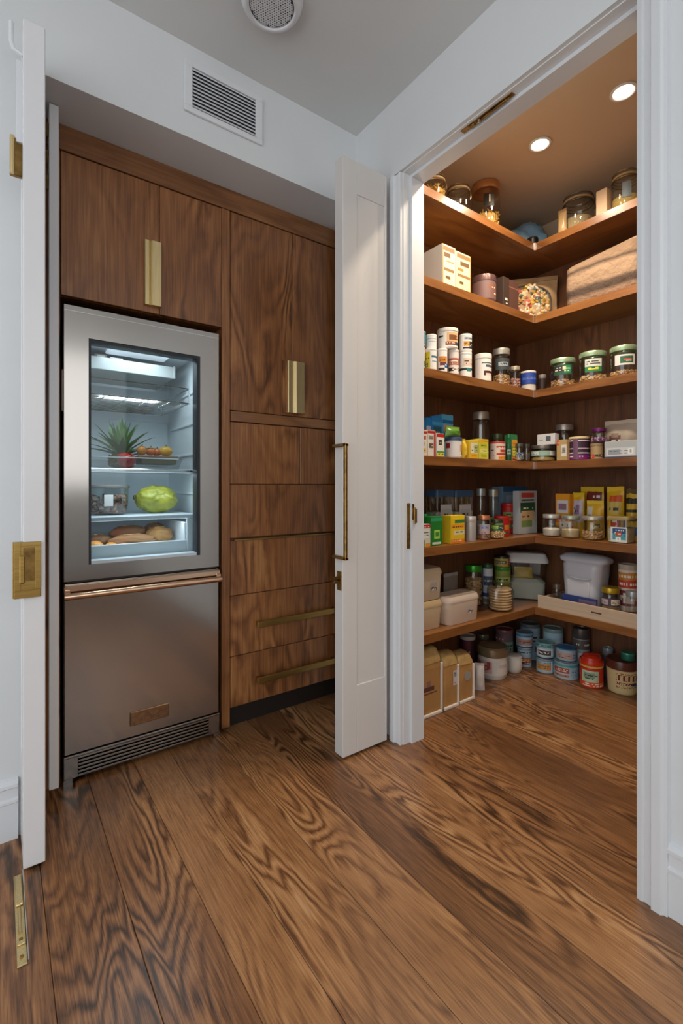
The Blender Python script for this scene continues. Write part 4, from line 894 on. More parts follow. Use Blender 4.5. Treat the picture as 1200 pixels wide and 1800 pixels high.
# drawer: bread and oranges, each its own thing
lb = ['dark brown crusty bread roll at the left of the fridge drawer', 'long brown baguette lying across the middle of the fridge drawer', 'reddish brown bread roll behind the baguette in the fridge drawer', 'knobbly tan bread roll at the right of the fridge drawer', 'small rust brown bread roll at the back right of the fridge drawer']
sp = [(.36, 2.33, .905, .06, .036, .034, 20, '5a3a28'), (.49, 2.28, .905, .10, .03, .03, -4, '9c6c44'), (.50, 2.40, .932, .085, .035, .033, 8, '8f4a2c'), (.622, 2.33, .918, .062, .042, .04, -8, 'b5823f'), (.63, 2.44, .935, .05, .04, .035, 0, '84502c')]
for (x, y, z, a, b_, c_, rz, h), l in zip(sp, lb):
    t = thing('bread_roll', l, 'bread', (x, y, z), rz, 'bread in the fridge drawer')
    bm = bmesh.new(); bmesh.ops.create_icosphere(bm, subdivisions=4, radius=1)
    for v in bm.verts:
        p = v.co.copy(); n = .12 * noise.noise(p * 2.2 + Vector((x * 9, 0, 0))) + .10 * noise.noise(p * 6)
        v.co = Vector((p.x * a * (1 + n), p.y * b_ * (1 + n), p.z * c_ * (1 + n)))
    bm.verts.index_update(); mb = MB().add([v.co[:] for v in bm.verts], [[v.index for v in f.verts] for f in bm.faces]); bm.free()
    mb.build('loaf', noisy('crust_' + h, h, '8f6640', 22, .7, .4), t, ang=180)
    MB().box(-a * .4, a * .4, -.004, .004, c_ * .93, c_ * 1.02, 0, .002).build('score', col('caa678', .8), t, rot=(0, 0, R(25)))
for (x, y, z, s), l in zip([(.335, 2.235, .849, .036), (.395, 2.228, .849, .031), (.446, 2.224, .849, .028)], ['orange fruit at the left front of the fridge drawer, largest of three', 'orange fruit in the middle of three at the front of the fridge drawer', 'smallest peach-coloured fruit of three at the front of the fridge drawer']):
    t = thing('orange', l, 'fruit', (x, y, z), 0, 'oranges in the fridge drawer')
    MB().ico((0, 0, s), (s, s, s * .97), 0, 0, 3).build('rind', noisy('orange_rind', 'd98420', 'dc9a4a', 60, .4, .1), t, ang=180)
    MB().lathe([(0, s * 1.98), (.003, s * 1.97), (0, s * 1.9)], 8).build('navel', col('5d5a2c', .7), t)
# ------------------------------------------------------------------ pantry goods: every item where it stands
jar((1.881,1.751,2.631),-40,(0.061,0.154),'glass jar of dry golden pasta at the left end of the top shelf','jar',fill=.85,content='pasta',lid='b9a684',clip=1,group='jars on the top shelf')
jar((2.068,1.743,2.631),-40,(0.063,0.170),'small clip-top glass jar a third full, between two larger jars on the top shelf','jar',fill=.38,content='corn',lid='8d8064',clip=1,group='jars on the top shelf')
jar((2.320,1.752,2.631),-40,(0.082,0.280),'large glass jar with copper lid and black label, half full of pasta','jar',fill=.5,content='pasta',lid='c98f5c',label=('23190f',[(.45,.6,.3,.9,'e8dcc8')],.5,.8,-.2),group='jars on the top shelf')
bowlpile((2.830,1.830,2.631),-40,(0.130,0.181),'crumpled light blue plastic bag in the corner of the top shelf','bag')
tin((2.692,1.684,2.631),-40,(0.034,0.058),'small black tin at the corner edge of the top shelf','tin',body='1c1713',lid='2a2320')
jar((2.779,1.443,2.631),-62,(0.084,0.226),'wide clip-top glass jar of rolled oats behind a small tan paper bag','jar',fill=.55,content='oats',lid='6f6552',clip=1,group='jars on the top shelf')
pouch((2.680,1.485,2.631),-90,(0.055,0.030,0.142),'small tan paper bag leaning before the oat jar on the top shelf','bag',col='c9a877',top='b08d5c')
carton((2.725,1.266,2.631),-90,(0.057,0.080,0.151),'plain cream carton between two clip-top jars on the top shelf','carton',col='d9b995',front=[])
jar((2.751,1.170,2.631),-62,(0.066,0.209),'tall clip-top glass jar of yellow grain at the right end of the top shelf','jar',fill=.5,content='grain',lid='8f7c50',clip=1,label=('6d7a82',[],.3,.75,-.25),group='jars on the top shelf')
carton((1.889,1.735,2.188),0,(0.100,0.160,0.207),'cream printed carton with a pale grey side, left of a matching pair','carton',col='e6d8b4',side='d2cdc6',front=[(.08,.92,.84,.96,'8a6a40'),(.1,.6,.70,.8,'6b4c28'),(.3,.9,.56,.62,'b08a52'),(.1,.9,.34,.42,'8a6a40'),(.2,.6,.16,.24,'6b4c28'),(.0,.06,0,1,'b9842f')],group='printed cream cartons')
carton((2.003,1.735,2.188),0,(0.120,0.160,0.199),'cream printed carton beside the purple brown tin, right of a matching pair','carton',col='e4d3a6',side='cfc3a8',front=[(.08,.92,.84,.95,'8a6a40'),(.3,.9,.64,.76,'6b4c28'),(.1,.5,.5,.58,'a5762f'),(.1,.95,.36,.42,'8a6a40'),(.2,.5,.14,.22,'6b4c28'),(.94,1,0,1,'b9842f')],group='printed cream cartons')
tin((2.272,1.728,2.188),-40,(0.068,0.163),'round purple brown tin beside the cream cartons','tin',body='6f5350',lid='5e4543',label=('6f5350',[(.55,.95,.55,.75,'7d4d37'),(.6,.9,.2,.4,'7d4d37')],.15,.8,.5))
carton((2.385,1.710,2.188),0,(0.055,0.100,0.175),'narrow black brown carton with two white marks beside the purple brown tin','carton',col='3b2b24',front=[(.3,.7,.22,.3,'e0d8cc'),(.45,.8,.1,.17,'e0d8cc')])
carton((2.460,1.710,2.188),0,(0.096,0.100,0.171),'narrow maroon brown carton at the corner beside the snack bag','carton',col='54372f',front=[(0,1,.72,.76,'80584a')])
windowbag((2.800,1.790,2.188),-40,(0.160,0.312),'kraft bag with a window of colourful dried snacks in the shelf corner','bag')
bigbag((2.725,1.279,2.188),-90,(0.408,0.100,0.288),'large taupe striped cloth bag filling the right half of the second shelf','bag')
can((1.743,1.710,1.737),-40,(0.020,0.117),'small can with a brown band under the teal can on the third shelf','can',body='4a3a34',lid='c8c4be',label=('cfc6bb',[(.1,.9,.1,.4,'5a4038')],.08,.92,1),group='cans stacked on the third shelf')
can((1.791,1.689,1.737),-40,(0.029,0.112),'white can with a yellow green side stripe, lower left of the can stack','can',body='e9e6e1',lid='f0efec',label=('ecebe8',[(0,.42,.05,.95,'c9c326'),(0,.3,.1,.3,'5f8f3c'),(.5,.95,.62,.7,'2f6f8f'),(.55,.9,.4,.46,'6f9fb5')],.06,.94,1),group='cans stacked on the third shelf')
can((1.873,1.686,1.737),-40,(0.026,0.126),'white can with an orange and blue picture, lower row of the can stack','can',body='e9e6e1',lid='f0efec',label=('ecebe8',[(.25,.8,.42,.72,'d98a2c'),(.3,.75,.28,.42,'7a2c22'),(.6,1,.18,.4,'24639c'),(.2,.6,.08,.18,'2b2b2b')],.06,.94,1),group='cans stacked on the third shelf')
can((1.962,1.688,1.737),-40,(0.028,0.135),'white can with a salmon picture above a black band, lower row of the can stack','can',body='e9e6e1',lid='dcd8d2',label=('e6ddd6',[(.1,.9,.4,.72,'b0664e'),(.3,.7,.55,.62,'f1e8e0'),(.1,.95,.12,.3,'2c2725'),(.45,.8,.12,.3,'e9e2da')],.06,.94,1),group='cans stacked on the third shelf')
can((2.067,1.693,1.737),-40,(0.033,0.140),'white can with a dark green band, lower right of the can stack','can',body='e9e6e1',lid='f0efec',label=('ecebe8',[(.3,.95,.45,.85,'dcc9b8'),(.05,.95,.28,.4,'26332f'),(.5,.75,.2,.4,'2f7f7d')],.05,.95,1),group='cans stacked on the third shelf')
can((1.748,1.707,1.856),-40,(0.017,0.079),'teal can on top of the stack at the left end of the third shelf','can',body='5f98a6',lid='7fb2bd',label=('5f98a6',[(.2,.9,.0,.22,'a2553c')],.05,.9,1),group='cans stacked on the third shelf')
can((1.802,1.697,1.851),-40,(0.027,0.074),'plain white can on the upper row beside the teal can','can',body='e9e6e1',lid='f0efec',label=('e4e6e8',[(.2,.85,.7,.76,'9aa7b0'),(.3,.8,.5,.55,'9aa7b0')],.06,.94,1),group='cans stacked on the third shelf')
tub((1.942,1.710,1.874),-40,(0.055,0.110),'wide white tub with a flat lid set across two cans, top of the stack','tub',body='eae7e2',lid='dedbd6',label=('ecebe8',[(.1,.3,.68,.8,'2b2b2b'),(.42,.95,.35,.95,'d9b183'),(.5,.75,.45,.75,'7c4a25'),(.4,.75,.1,.35,'8b3d22'),(.75,.98,.1,.35,'22495a')],.06,.8,1))
can((2.067,1.693,1.879),-40,(0.033,0.096),'white can with an orange and black square, upper right of the can stack','can',body='e9e6e1',lid='f0efec',label=('ecebe8',[(.4,.9,.7,.9,'8f9aa3'),(.35,.65,.28,.6,'d99a3b'),(.65,.95,.15,.6,'2c2c30'),(.3,.9,.1,.2,'2c2c30')],.06,.94,1),group='cans stacked on the third shelf')
tub((2.237,1.708,1.737),-40,(0.048,0.162),'white tub with a small maroon square standing alone beside the tall nut jar','tub',body='eae7e2',lid='e4e1dc',label=('e6e4e1',[(.4,.95,.8,.86,'4b5a66'),(.55,.9,.62,.7,'4b5a66'),(.45,.95,.2,.42,'4a1f22'),(.55,.85,.25,.36,'e7d2c8')],.04,.86,1))
jar((2.423,1.720,1.737),-40,(0.050,0.225),'tall glass jar with grey lid holding nuts, on the third shelf near the corner','jar',fill=.42,content='nut',lid='b9b6ae',label=('3a4348',[(.2,.8,.3,.7,'9aa7ad')],.5,.85,.3))
jar((2.509,1.684,1.737),-40,(0.029,0.129),'small glass jar of pinkish beans at the foot of the tall nut jar','jar',fill=.6,content='bean',lid='c4b9a8')
can((2.680,1.705,1.737),-40,(0.045,0.127),'small jar-sized can with a royal blue label at the shelf corner','can',body='b8b4ad',lid='cfccc6',label=('27459a',[(.1,.9,.4,.6,'4d6fc4')],.35,.9,1))
tin((2.758,1.658,1.737),-62,(0.023,0.110),'small dark tin with a silver lid in the third shelf corner','tin',body='3a302b',lid='8f8a84')
jar((2.736,1.513,1.737),-62,(0.071,0.170),'glass jar of nuts with pale green lid and dark green label, nearest the corner','jar',fill=.34,content='nut',lid='a7c4a0',label=('25513a',[(.0,.5,.3,.9,'26292b'),(.55,.95,.2,.9,'2c8a55'),(.5,.7,.5,.8,'e0d8b0')],.46,.86,.12),group='nut jars with pale green lids')
jar((2.738,1.338,1.737),-62,(0.073,0.169),'glass jar of chickpeas with pale green lid and small green label, middle of the row','jar',fill=.3,content='chickpea',lid='a7c4a0',label=('2c7d4a',[(.0,1,.45,1,'ccd2cd'),(.2,.8,.15,.35,'e0d24a')],.35,.85,.0),group='nut jars with pale green lids')
jar((2.734,1.172,1.737),-62,(0.069,0.161),'glass jar with pale green lid and white label, rightmost on the third shelf','jar',fill=.25,content='nut',lid='a7c4a0',label=('d9dcd8',[(.3,.9,.2,.8,'34624a'),(.5,.8,.4,.6,'c8574a')],.4,.8,.1),group='nut jars with pale green lids')
carton((1.699,1.690,1.302),0,(0.056,0.070,0.123),'slim white carton with red top at the left end of the fourth shelf','carton',col='d9d4c8',front=[(0,1,.9,1,'b02a24'),(.1,.9,.66,.8,'a8542c'),(.2,.8,.4,.58,'c3b9a8'),(.1,.9,.1,.3,'d9b25a')],group='red-topped cartons')
carton((1.760,1.690,1.302),0,(0.057,0.070,0.128),'slim white carton with red top and a red right stripe, second from the left','carton',col='dcd6cb',front=[(0,1,.9,1,'b02a24'),(.8,1,0,.9,'b02a24'),(.1,.7,.64,.8,'8f8a80'),(.15,.7,.3,.5,'5d5248')],group='red-topped cartons')
carton((1.825,1.690,1.302),0,(0.055,0.070,0.117),'slim white carton with red top and green and yellow base beside the white tub','carton',col='e4e1da',front=[(0,1,.86,1,'b5231d'),(.2,.7,.5,.72,'4a3a34'),(0,1,.16,.24,'3f9a45'),(0,1,0,.16,'d9c94a')],group='red-topped cartons')
tub((1.983,1.705,1.302),-40,(0.045,0.110),'white tub with a navy lid and small red mark on the fourth shelf','tub',body='e2e0dc',lid='3a4c74',label=('e2e0dc',[(.08,.3,.55,.9,'9c1f22'),(.72,1,.35,.75,'d9a06a'),(.8,1,.1,.35,'3c6e3f')],.02,.98,1))
pouch((1.964,1.695,1.414),0,(0.122,0.050,0.055),'clear green bag of leafy snacks lying on the navy-lidded tub','bag',col='5d8a35',top='7fa84a')
carton((1.858,1.850,1.302),0,(0.043,0.080,0.208),'blue carton behind the red-topped cartons, leftmost of the tall blue cartons','carton',col='2c86c4',front=[(0,1,.55,.75,'c96f2c'),(0,1,0,.5,'6b4a35')],group='tall blue cartons at the back')
carton((1.904,1.850,1.302),0,(0.040,0.080,0.221),'narrow blue and white carton behind the red-topped cartons','carton',col='2f8fd0',front=[(0,1,.5,.8,'d9dde2'),(0,1,0,.4,'b8bcc0')],group='tall blue cartons at the back')
carton((1.957,1.845,1.302),0,(0.077,0.090,0.230),'tall blue carton with a teal picture behind the white carton','carton',col='2a8bd4',front=[(0,1,.8,.9,'4fb0e8'),(.1,.9,.45,.75,'2f6b78'),(.1,.9,.1,.4,'7f9aa0')],group='tall blue cartons at the back')
carton((2.045,1.845,1.302),0,(0.089,0.090,0.250),'tall light blue carton standing behind the navy-lidded tub','carton',col='56b2e0',front=[(0,1,.82,.9,'1f6fb5'),(.1,.95,.6,.78,'e3a58c'),(0,1,.2,.55,'7fb0a0')],group='tall blue cartons at the back')
pouch((2.036,1.680,1.302),0,(0.028,0.040,0.104),'slim yellow pouch between the white tub and the yellow carton','bag',col='d9b52c',top='e0c23a')
carton((2.096,1.690,1.302),0,(0.072,0.060,0.099),'small yellow carton with a white panel on the fourth shelf','carton',col='e3c13a',front=[(.1,.95,.28,.85,'e0dccb'),(.5,1,.3,.75,'a9b56a'),(.1,.9,.05,.25,'e0a81f')])
carton((2.179,1.690,1.302),0,(0.084,0.060,0.110),'small lime yellow carton in front of the tall steel-lidded jar','carton',col='d3cf4a',front=[(0,1,.82,1,'e3b62a'),(.15,.85,.58,.78,'b3bf3a'),(.1,.9,.3,.5,'dfe07a'),(.2,.8,.08,.22,'a8b838')])
jar((2.363,1.821,1.302),-40,(0.051,0.294),'tallest glass jar on the fourth shelf with a steel lid, behind yellow cartons','jar',fill=.3,content='grain',lid='a39a90')
can((2.365,1.704,1.302),-40,(0.044,0.107),'can with red and cream label and a red lid on the fourth shelf','can',body='c9c1b8',lid='a83230',label=('d8cbb8',[(.0,.3,.0,.9,'c4b9bb'),(.4,.9,.7,.85,'b8302a'),(.55,1,.45,.62,'c23a2c'),(.4,.9,.3,.38,'b8302a'),(.45,1,0,.2,'e0942c')],.04,.92,1))
tin((2.531,1.824,1.302),-40,(0.034,0.176),'olive green tin behind the red and cream can','tin',body='4a5a38',lid='5d6a48')
bottle((2.430,1.674,1.302),-40,(0.014,0.155),'dark green bottle beside the red and cream can','bottle',body='1f5a38',lid='2f8a58')
carton((2.497,1.705,1.302),0,(0.057,0.050,0.157),'small green and orange carton beside the dark green bottle','carton',col='2f7a4a',front=[(0,1,.55,.8,'d99a2c'),(.1,.9,.2,.5,'d9c94a'),(0,1,0,.15,'d97a2c')])
jar((2.517,1.662,1.302),-40,(0.022,0.104),'tiny jar of mixed blue and cream sweets near the corner','jar',fill=.6,content='mix',lid='5d6058')
jar((2.620,1.679,1.302),-40,(0.019,0.108),'tiny jar of dark seeds right by the shelf corner','jar',fill=.6,content='seed',lid='4d4a44')
jar((2.731,1.638,1.302),-62,(0.071,0.099),'wide squat glass jar with pale green band in the corner of the fourth shelf','jar',fill=.38,content='grain',lid='77716a',label=('8fae9f',[(.1,.4,.2,.8,'cdd8d2'),(.7,.95,.1,.9,'e3e0dc')],.42,.8,.9))
carton((2.720,1.597,1.403),-90,(0.114,0.050,0.065),'small white box lying on the wide squat jar','carton',col='d3d3d6',front=[(.5,.75,.3,.8,'56606b'),(.1,.35,.4,.5,'a0a6ad')])
jar((2.878,1.582,1.302),-62,(0.053,0.234),'tall jar with a steel lid behind the tan carton on the fourth shelf','jar',fill=.3,content='seed',lid='b0a8a2')
carton((2.680,1.481,1.302),-90,(0.062,0.030,0.120),'tan carton with a white panel left of the purple striped canister','carton',col='b59a68',front=[(.45,1,.2,.75,'d9d6d0'),(.55,.9,.35,.6,'8f8a84'),(0,.3,.75,1,'c4552c')])
can((2.745,1.420,1.302),-62,(0.055,0.135),'dark purple canister with pale stripes and cream lid on the fourth shelf','can',body='4a1a44',lid='cbb98a',label=('3a2436',[(0,1,.88,.95,'cfc5d2'),(0,1,.52,.58,'b8a9b8'),(0,1,.3,.36,'d0c4d0'),(0,1,0,.24,'7a1f7d'),(.3,.45,0,1,'6b4a66')],.02,.98,1))
tub((2.717,1.306,1.302),-62,(0.032,0.088),'small tan tub beside the purple canister, under a purple-lidded jar','tub',body='b39a72',lid='8f7a5a',label=('a88f68',[(.1,.9,.1,.35,'3a2f24'),(0,.4,0,.3,'c94a3a')],.05,.85,1))
jar((2.728,1.299,1.392),-62,(0.038,0.082),'small glass jar with a purple lid standing on the tan tub','jar',fill=.5,content='candy',lid='6a2a66')
pouch((2.815,1.223,1.302),-90,(0.184,0.060,0.217),'beige printed paper bag behind the pale grey box on the fourth shelf','bag',col='b3a596',top='c4b8aa',print=[(.2,.6,.3,.6,'6b4a40'),(.6,.85,.2,.45,'4a3a34'),(.3,.5,.55,.66,'8f7a6c')])
carton((2.715,1.158,1.302),-90,(0.164,0.100,0.089),'pale grey box with a printed front panel, rightmost on the fourth shelf','box',col='a9b1b8',front=[(.05,.95,.1,.62,'c2cad2'),(.1,.5,.2,.5,'8f98a3'),(.7,.9,.2,.52,'dfe4e8'),(.76,.86,.28,.46,'9aa4ae'),(.0,1,0,.06,'4a4a66')])
glassbox((2.056,1.870,0.850),0,(0.152,0.100,0.281),'rectangular glass container with a blue lid at the back, left of two','container',lid='36587a',content='9a9aa0',group='blue-lidded glass containers')
glassbox((2.221,1.870,0.850),0,(0.168,0.100,0.277),'rectangular glass container with a blue lid at the back, right of two','container',lid='36587a',content='b5b9b5',group='blue-lidded glass containers')
jar((2.451,1.889,0.850),-40,(0.029,0.285),'tall glass jar with a grey lid behind the pinkish jar on the fifth shelf','jar',fill=.4,content='flour',lid='a8b0b0')
jar((2.514,1.841,0.850),-40,(0.031,0.281),'tall glass jar of pale oats left of the blue-topped box','jar',fill=.5,content='oats',lid='a8a89c')
carton((2.831,1.945,0.850),0,(0.266,0.090,0.299),'pale blue box with a dark blue top at the back of the fifth shelf','box',col='7f9db5',front=[(0,1,.9,1,'2b6596'),(.1,.45,.3,.8,'a8bccb'),(.5,.55,.2,.8,'5d7f9c')])
carton((2.732,1.762,0.850),0,(0.195,0.045,0.271),'white upright pack with a red strip and food picture in the fifth shelf corner','carton',col='b9c0c4',front=[(.1,.85,.86,.96,'c4473c'),(.1,.85,.76,.82,'2f4a38'),(.05,.9,.5,.72,'2f5a3a'),(.1,.85,.3,.52,'cfae80'),(.1,.7,.16,.3,'7f9a5a')])
can((2.484,1.759,0.850),-40,(0.044,0.120),'red can with a pale badge, lower one of the red pair','can',body='b81f1c',lid='c42a24',label=('bf1f1c',[(.1,.45,.3,.75,'cfd6b0'),(.55,.8,.35,.6,'d98a2c'),(.4,.7,.05,.2,'2f5a2c'),(.85,1,.1,.7,'d9a52c')],.05,.95,1),group='red cans on the fifth shelf')
can((2.679,1.844,0.850),-40,(0.049,0.191),'taller red can with green lettering standing behind the other red can','can',body='b81f1c',lid='c42a24',label=('bf1f1c',[(.15,.85,.6,.75,'8fae5a'),(.2,.85,.42,.55,'d97a2c'),(.4,.8,.15,.3,'2f7a3c')],.05,.95,1),group='red cans on the fifth shelf')
jar((1.821,1.759,0.850),-40,(0.031,0.157),'glass jar of green herbs with a green lid behind the white and red carton','jar',fill=.8,content='herb',lid='2a7a34')
carton((1.706,1.672,0.850),0,(0.080,0.045,0.112),'white carton with a red top at the left end of the fifth shelf','carton',col='cfd0c4',front=[(0,1,.84,1,'b8303a'),(.2,.9,.4,.8,'e0e3da'),(0,.5,0,.3,'6b8f3a'),(.55,1,0,.14,'d99a3a')])
carton((1.802,1.690,0.850),0,(0.083,0.060,0.147),'bright green carton with a lime badge on the fifth shelf','carton',col='1f7a2c',front=[(0,1,.86,.96,'2f9a6a'),(.3,.8,.25,.55,'a8cf5a'),(.4,.7,.32,.46,'3f8a34'),(.1,.9,.02,.12,'cfd6c4')])
tin((1.938,1.718,0.850),-40,(0.013,0.119),'small mauve tin between green and yellow packs','tin',body='8a7f92',lid='9a8f9c')
carton((1.958,1.685,0.850),0,(0.109,0.060,0.147),'yellow pack with green and orange bands on the fifth shelf','carton',col='e3c020',front=[(0,1,.9,1,'efd01f'),(.3,1,.72,.86,'2f7a4a'),(0,1,.52,.68,'e8a01f'),(.25,1,.3,.48,'dfd6a8'),(0,1,0,.16,'e07f1f')])
tin((2.107,1.690,0.850),-40,(0.030,0.135),'plain steel canister beside the yellow pack','canister',body='b9b6b2',lid='d8d5d0')
jar((2.226,1.694,0.850),-40,(0.034,0.136),'glass jar of pinkish beans with a copper lid and mauve label','jar',fill=.75,content='bean',lid='c9855a',label=('b9a8a8',[(.2,.8,.5,.9,'8f9ac4')],.3,.75,.5))
jar((2.327,1.679,0.850),-40,(0.036,0.110),'glass jar of cream chickpeas with a green band in front of the red cans','jar',fill=.55,content='chickpea',lid='3a4a2c',label=('3a6a34',[(.1,.5,.3,.8,'9fbf4a'),(.5,.9,.2,.7,'1f4a4a')],.5,.9,.8))
jar((2.715,1.573,0.850),-62,(0.050,0.131),'glass jar of white flour with a silver lid, nearest the corner','jar',fill=.5,content='flour',lid='c4c4c0',group='glass jars on the right of the fifth shelf')
jar((2.716,1.454,0.850),-62,(0.051,0.130),'glass jar of pale oats with a green-grey lid, in front of the orange pack','jar',fill=.55,content='oats',lid='9fa89c',group='glass jars on the right of the fifth shelf')
jar((2.723,1.331,0.850),-62,(0.058,0.132),'widest glass jar of cream seeds on the fifth shelf, beside the clear box','jar',fill=.5,content='nut',lid='b5b0a4',group='glass jars on the right of the fifth shelf')
glassbox((2.710,1.175,0.850),-90,(0.114,0.100,0.140),'clear box with a blue picture label at the right end of the fifth shelf','container',lid='8a7a50',content='b0a878',label=1)
carton((2.825,1.548,0.850),-90,(0.090,0.060,0.255),'orange pack with a pale panel standing behind the flour jar','carton',col='e39a1f',front=[(.1,.9,.55,.85,'cfd0dc'),(.2,.8,.62,.75,'8f6a7a'),(0,.8,.3,.45,'e0581f'),(.3,1,.05,.35,'d8cfcf')],group='yellow and orange packs')
pouch((2.840,1.472,0.850),-90,(0.076,0.050,0.262),'yellow pouch with a lilac label beside the orange pack','pouch',col='e0b01f',top='e3c32c',print=[(.12,.9,.35,.85,'c3bcd0'),(.35,.7,.5,.7,'8a6f94')],group='yellow and orange packs')
pouch((2.830,1.369,0.850),-90,(0.107,0.050,0.217),'short yellow pouch with a white oval mark in front of the taller yellow bag','pouch',col='e6b52c',top='efd04a',print=[(.1,.4,.5,.85,'e0ded8'),(.4,.95,.2,.5,'e8c23a')],group='yellow and orange packs')
pouch((2.905,1.423,0.850),-90,(0.149,0.040,0.297),'yellow bag with a dark red patch at the back, behind the short yellow pouch','pouch',col='d8a81f',top='e3c02c',print=[(.3,.9,.55,.95,'7a241c')],group='yellow and orange packs')
pouch((2.820,1.252,0.850),-90,(0.100,0.060,0.297),'yellow bag with a red square standing behind the clear box','pouch',col='e0b420',top='efc82c',print=[(.2,.9,.74,.84,'cf5a24'),(.1,.9,.5,.72,'c9b45a'),(.35,.85,.15,.45,'b51f24')],group='yellow and orange packs')
pouch((2.815,1.163,0.850),-90,(0.065,0.060,0.285),'yellow bag with black stripes at the right end of the fifth shelf','pouch',col='cfae2c',top='5a4a20',print=[(0,1,.75,.82,'2f2c20'),(0,1,.55,.62,'2f2c20'),(0,1,.38,.44,'2f2c20'),(0,1,.12,.25,'3a6fae')],group='yellow and orange packs')
bin((1.765,1.780,0.418),0,(0.246,0.200,0.147),'cream plastic storage bin, lower one of the two stacked at left','storage bin',col='d9c3a0',lid='d2b78c',group='stacked cream storage bins')
bin((1.765,1.780,0.568),0,(0.246,0.200,0.162),'cream plastic storage bin with a white tag, upper one of the two stacked','storage bin',col='d6c4a8',lid='d0bc98',tag='a8a29c',group='stacked cream storage bins')
bin((2.030,1.730,0.418),0,(0.275,0.130,0.148),'low pinkish cream storage bin with a lid in front of the bagged snacks','storage bin',col='d8c4b0',lid='cdbcae',tag='b9b2ac')
pouch((2.226,1.935,0.418),0,(0.138,0.050,0.207),'small clear bag with a knotted top behind the low cream bin','bag',col='8a8078',top='a9a8aa',print=[(.1,.9,.1,.5,'b08a5a')])
jar((2.384,1.893,0.418),-40,(0.053,0.247),'glass jar of mixed nuts with a bright green lid on the sixth shelf','jar',fill=.9,content='nut',lid='3a9a2f')
board((2.222,1.833,0.418),-40,(0.023,0.228),'round brown wooden board leaning beside the green-lidded nut jar','board')
can((2.484,1.861,0.418),-40,(0.031,0.245),'white and blue can with a dark green lid right of the nut jar','can',body='b9bcc4',lid='2f5a34',label=('c3c8d0',[(.1,.9,.5,.75,'3a4a6a'),(.0,1,.15,.28,'2c4a8a'),(.1,.9,0,.12,'a87a5a')],.05,.92,1))
can((2.633,1.859,0.418),-40,(0.049,0.217),'olive green can with a green lid, lower one of two near the corner','can',body='7a8a3a',lid='3a8a34',label=('8a9a44',[(.1,.8,.55,.8,'b3c46a'),(.2,.9,.15,.4,'5d6f2c')],.05,.9,1))
tin((2.627,1.859,0.638),-40,(0.049,0.069),'short can with yellow and red label on top of the olive green can','can',body='b5a84a',lid='2c241f',label=('b8ae5a',[(.7,1,0,1,'9c3040'),(.1,.6,.3,.7,'6b6030')],.1,.85,1))
loafjar((2.423,1.726,0.418),-40,(0.071,0.123),'glass jar packed with stacked flatbreads on the sixth shelf','jar')
clearbin((2.830,1.820,0.418),-40,(0.134,0.319),'large clear plastic bin with a white lid in the corner of the sixth shelf','storage bin')
tray((2.695,1.362,0.418),-90,(0.551,0.100,0.082),'long low pale wooden tray along the right side of the sixth shelf','tray')
whitebag((2.785,1.410,0.425),-90,(0.239,0.100,0.329),'grey white plastic sack with a wide folded top standing in the pale tray','bag')
carton((2.696,1.394,0.425),-90,(0.199,0.012,0.094),'thin dark blue packet lying against the front inside the pale tray','packet',col='263a7a',front=[(.5,1,.1,.9,'6a5a78')])
jar((2.731,1.238,0.425),-62,(0.046,0.170),'glass jar of nuts with a gold lid standing in the pale tray','jar',fill=.7,content='nut',lid='b89a2c',label=('4a3a44',[(.1,.4,.2,.8,'b9aab5'),(.5,.9,.2,.8,'d8cfc0')],.5,.8,1))
can((2.821,1.188,0.425),-62,(0.046,0.296),'tall white can with red and orange bands at the right of the sixth shelf','can',body='d8cfc4',lid='b9ac9c',label=('ddd5cb',[(0,1,.75,.95,'c9852c'),(0,1,.6,.75,'c4402c'),(.1,.9,.25,.55,'8a3038'),(.3,.7,.3,.5,'e3dad4'),(0,1,0,.12,'7a2c2c')],.05,.95,1))
jar((2.707,1.117,0.425),-62,(0.032,0.172),'small bluish glass jar at the right end of the pale tray','jar',fill=.4,content='mix',lid='9aa4aa')
jar((2.717,1.541,0.425),-62,(0.022,0.136),'small square-shouldered jar at the left end of the pale tray','jar',fill=.4,content='seed',lid='6b6258')
kraft((1.728,1.705,0.000),0,(0.222,0.100,0.327),'kraft paper bag with a printed mark at the left, largest in view of three','bag',group='kraft flour bags on the pantry floor')
kraft((1.906,1.705,0.000),0,(0.119,0.100,0.278),'kraft paper bag with a tall white tag, middle one of three','bag',group='kraft flour bags on the pantry floor')
kraft((2.030,1.705,0.000),0,(0.121,0.100,0.249),'kraft paper bag with a grey round mark, right one of three','bag',group='kraft flour bags on the pantry floor')
pouch((2.206,1.708,0.000),-48,(0.029,0.151),'slim white paper bag right of the kraft bags on the floor','bag',col='d6cfc9',top='c9c1ba')
pot((2.440,1.793,0.000),-48,(0.091,0.134),'round white floor canister with a red floral mark and dark bronze lid','canister')
cup((2.605,1.756,0.000),-48,(0.047,0.101),'plain white mug-shaped tub beside the bronze-lidded canister','cup')
can((2.370,1.925,0.000),-48,(0.046,0.224),'dark maroon can with a pale lid at the back behind the kraft bags','can',body='3a1f26',lid='b9b2ac',label=('3f1a24',[(.3,.6,0,1,'5a2a38')],.05,.92,1))
jar((2.520,1.925,0.000),-48,(0.037,0.207),'olive green jar at the back, right of the dark maroon can','jar',fill=.7,content='herb',lid='6a6858')
can((2.690,1.885,0.000),-48,(0.056,0.219),'dull mauve can with a teal patch under the shelf, left of the blue cans','can',body='5a4a52',lid='7a4a50',label=('5f5560',[(.1,.9,.35,.7,'6f9f92'),(0,.5,.7,.9,'8a5a6a')],.05,.92,1))
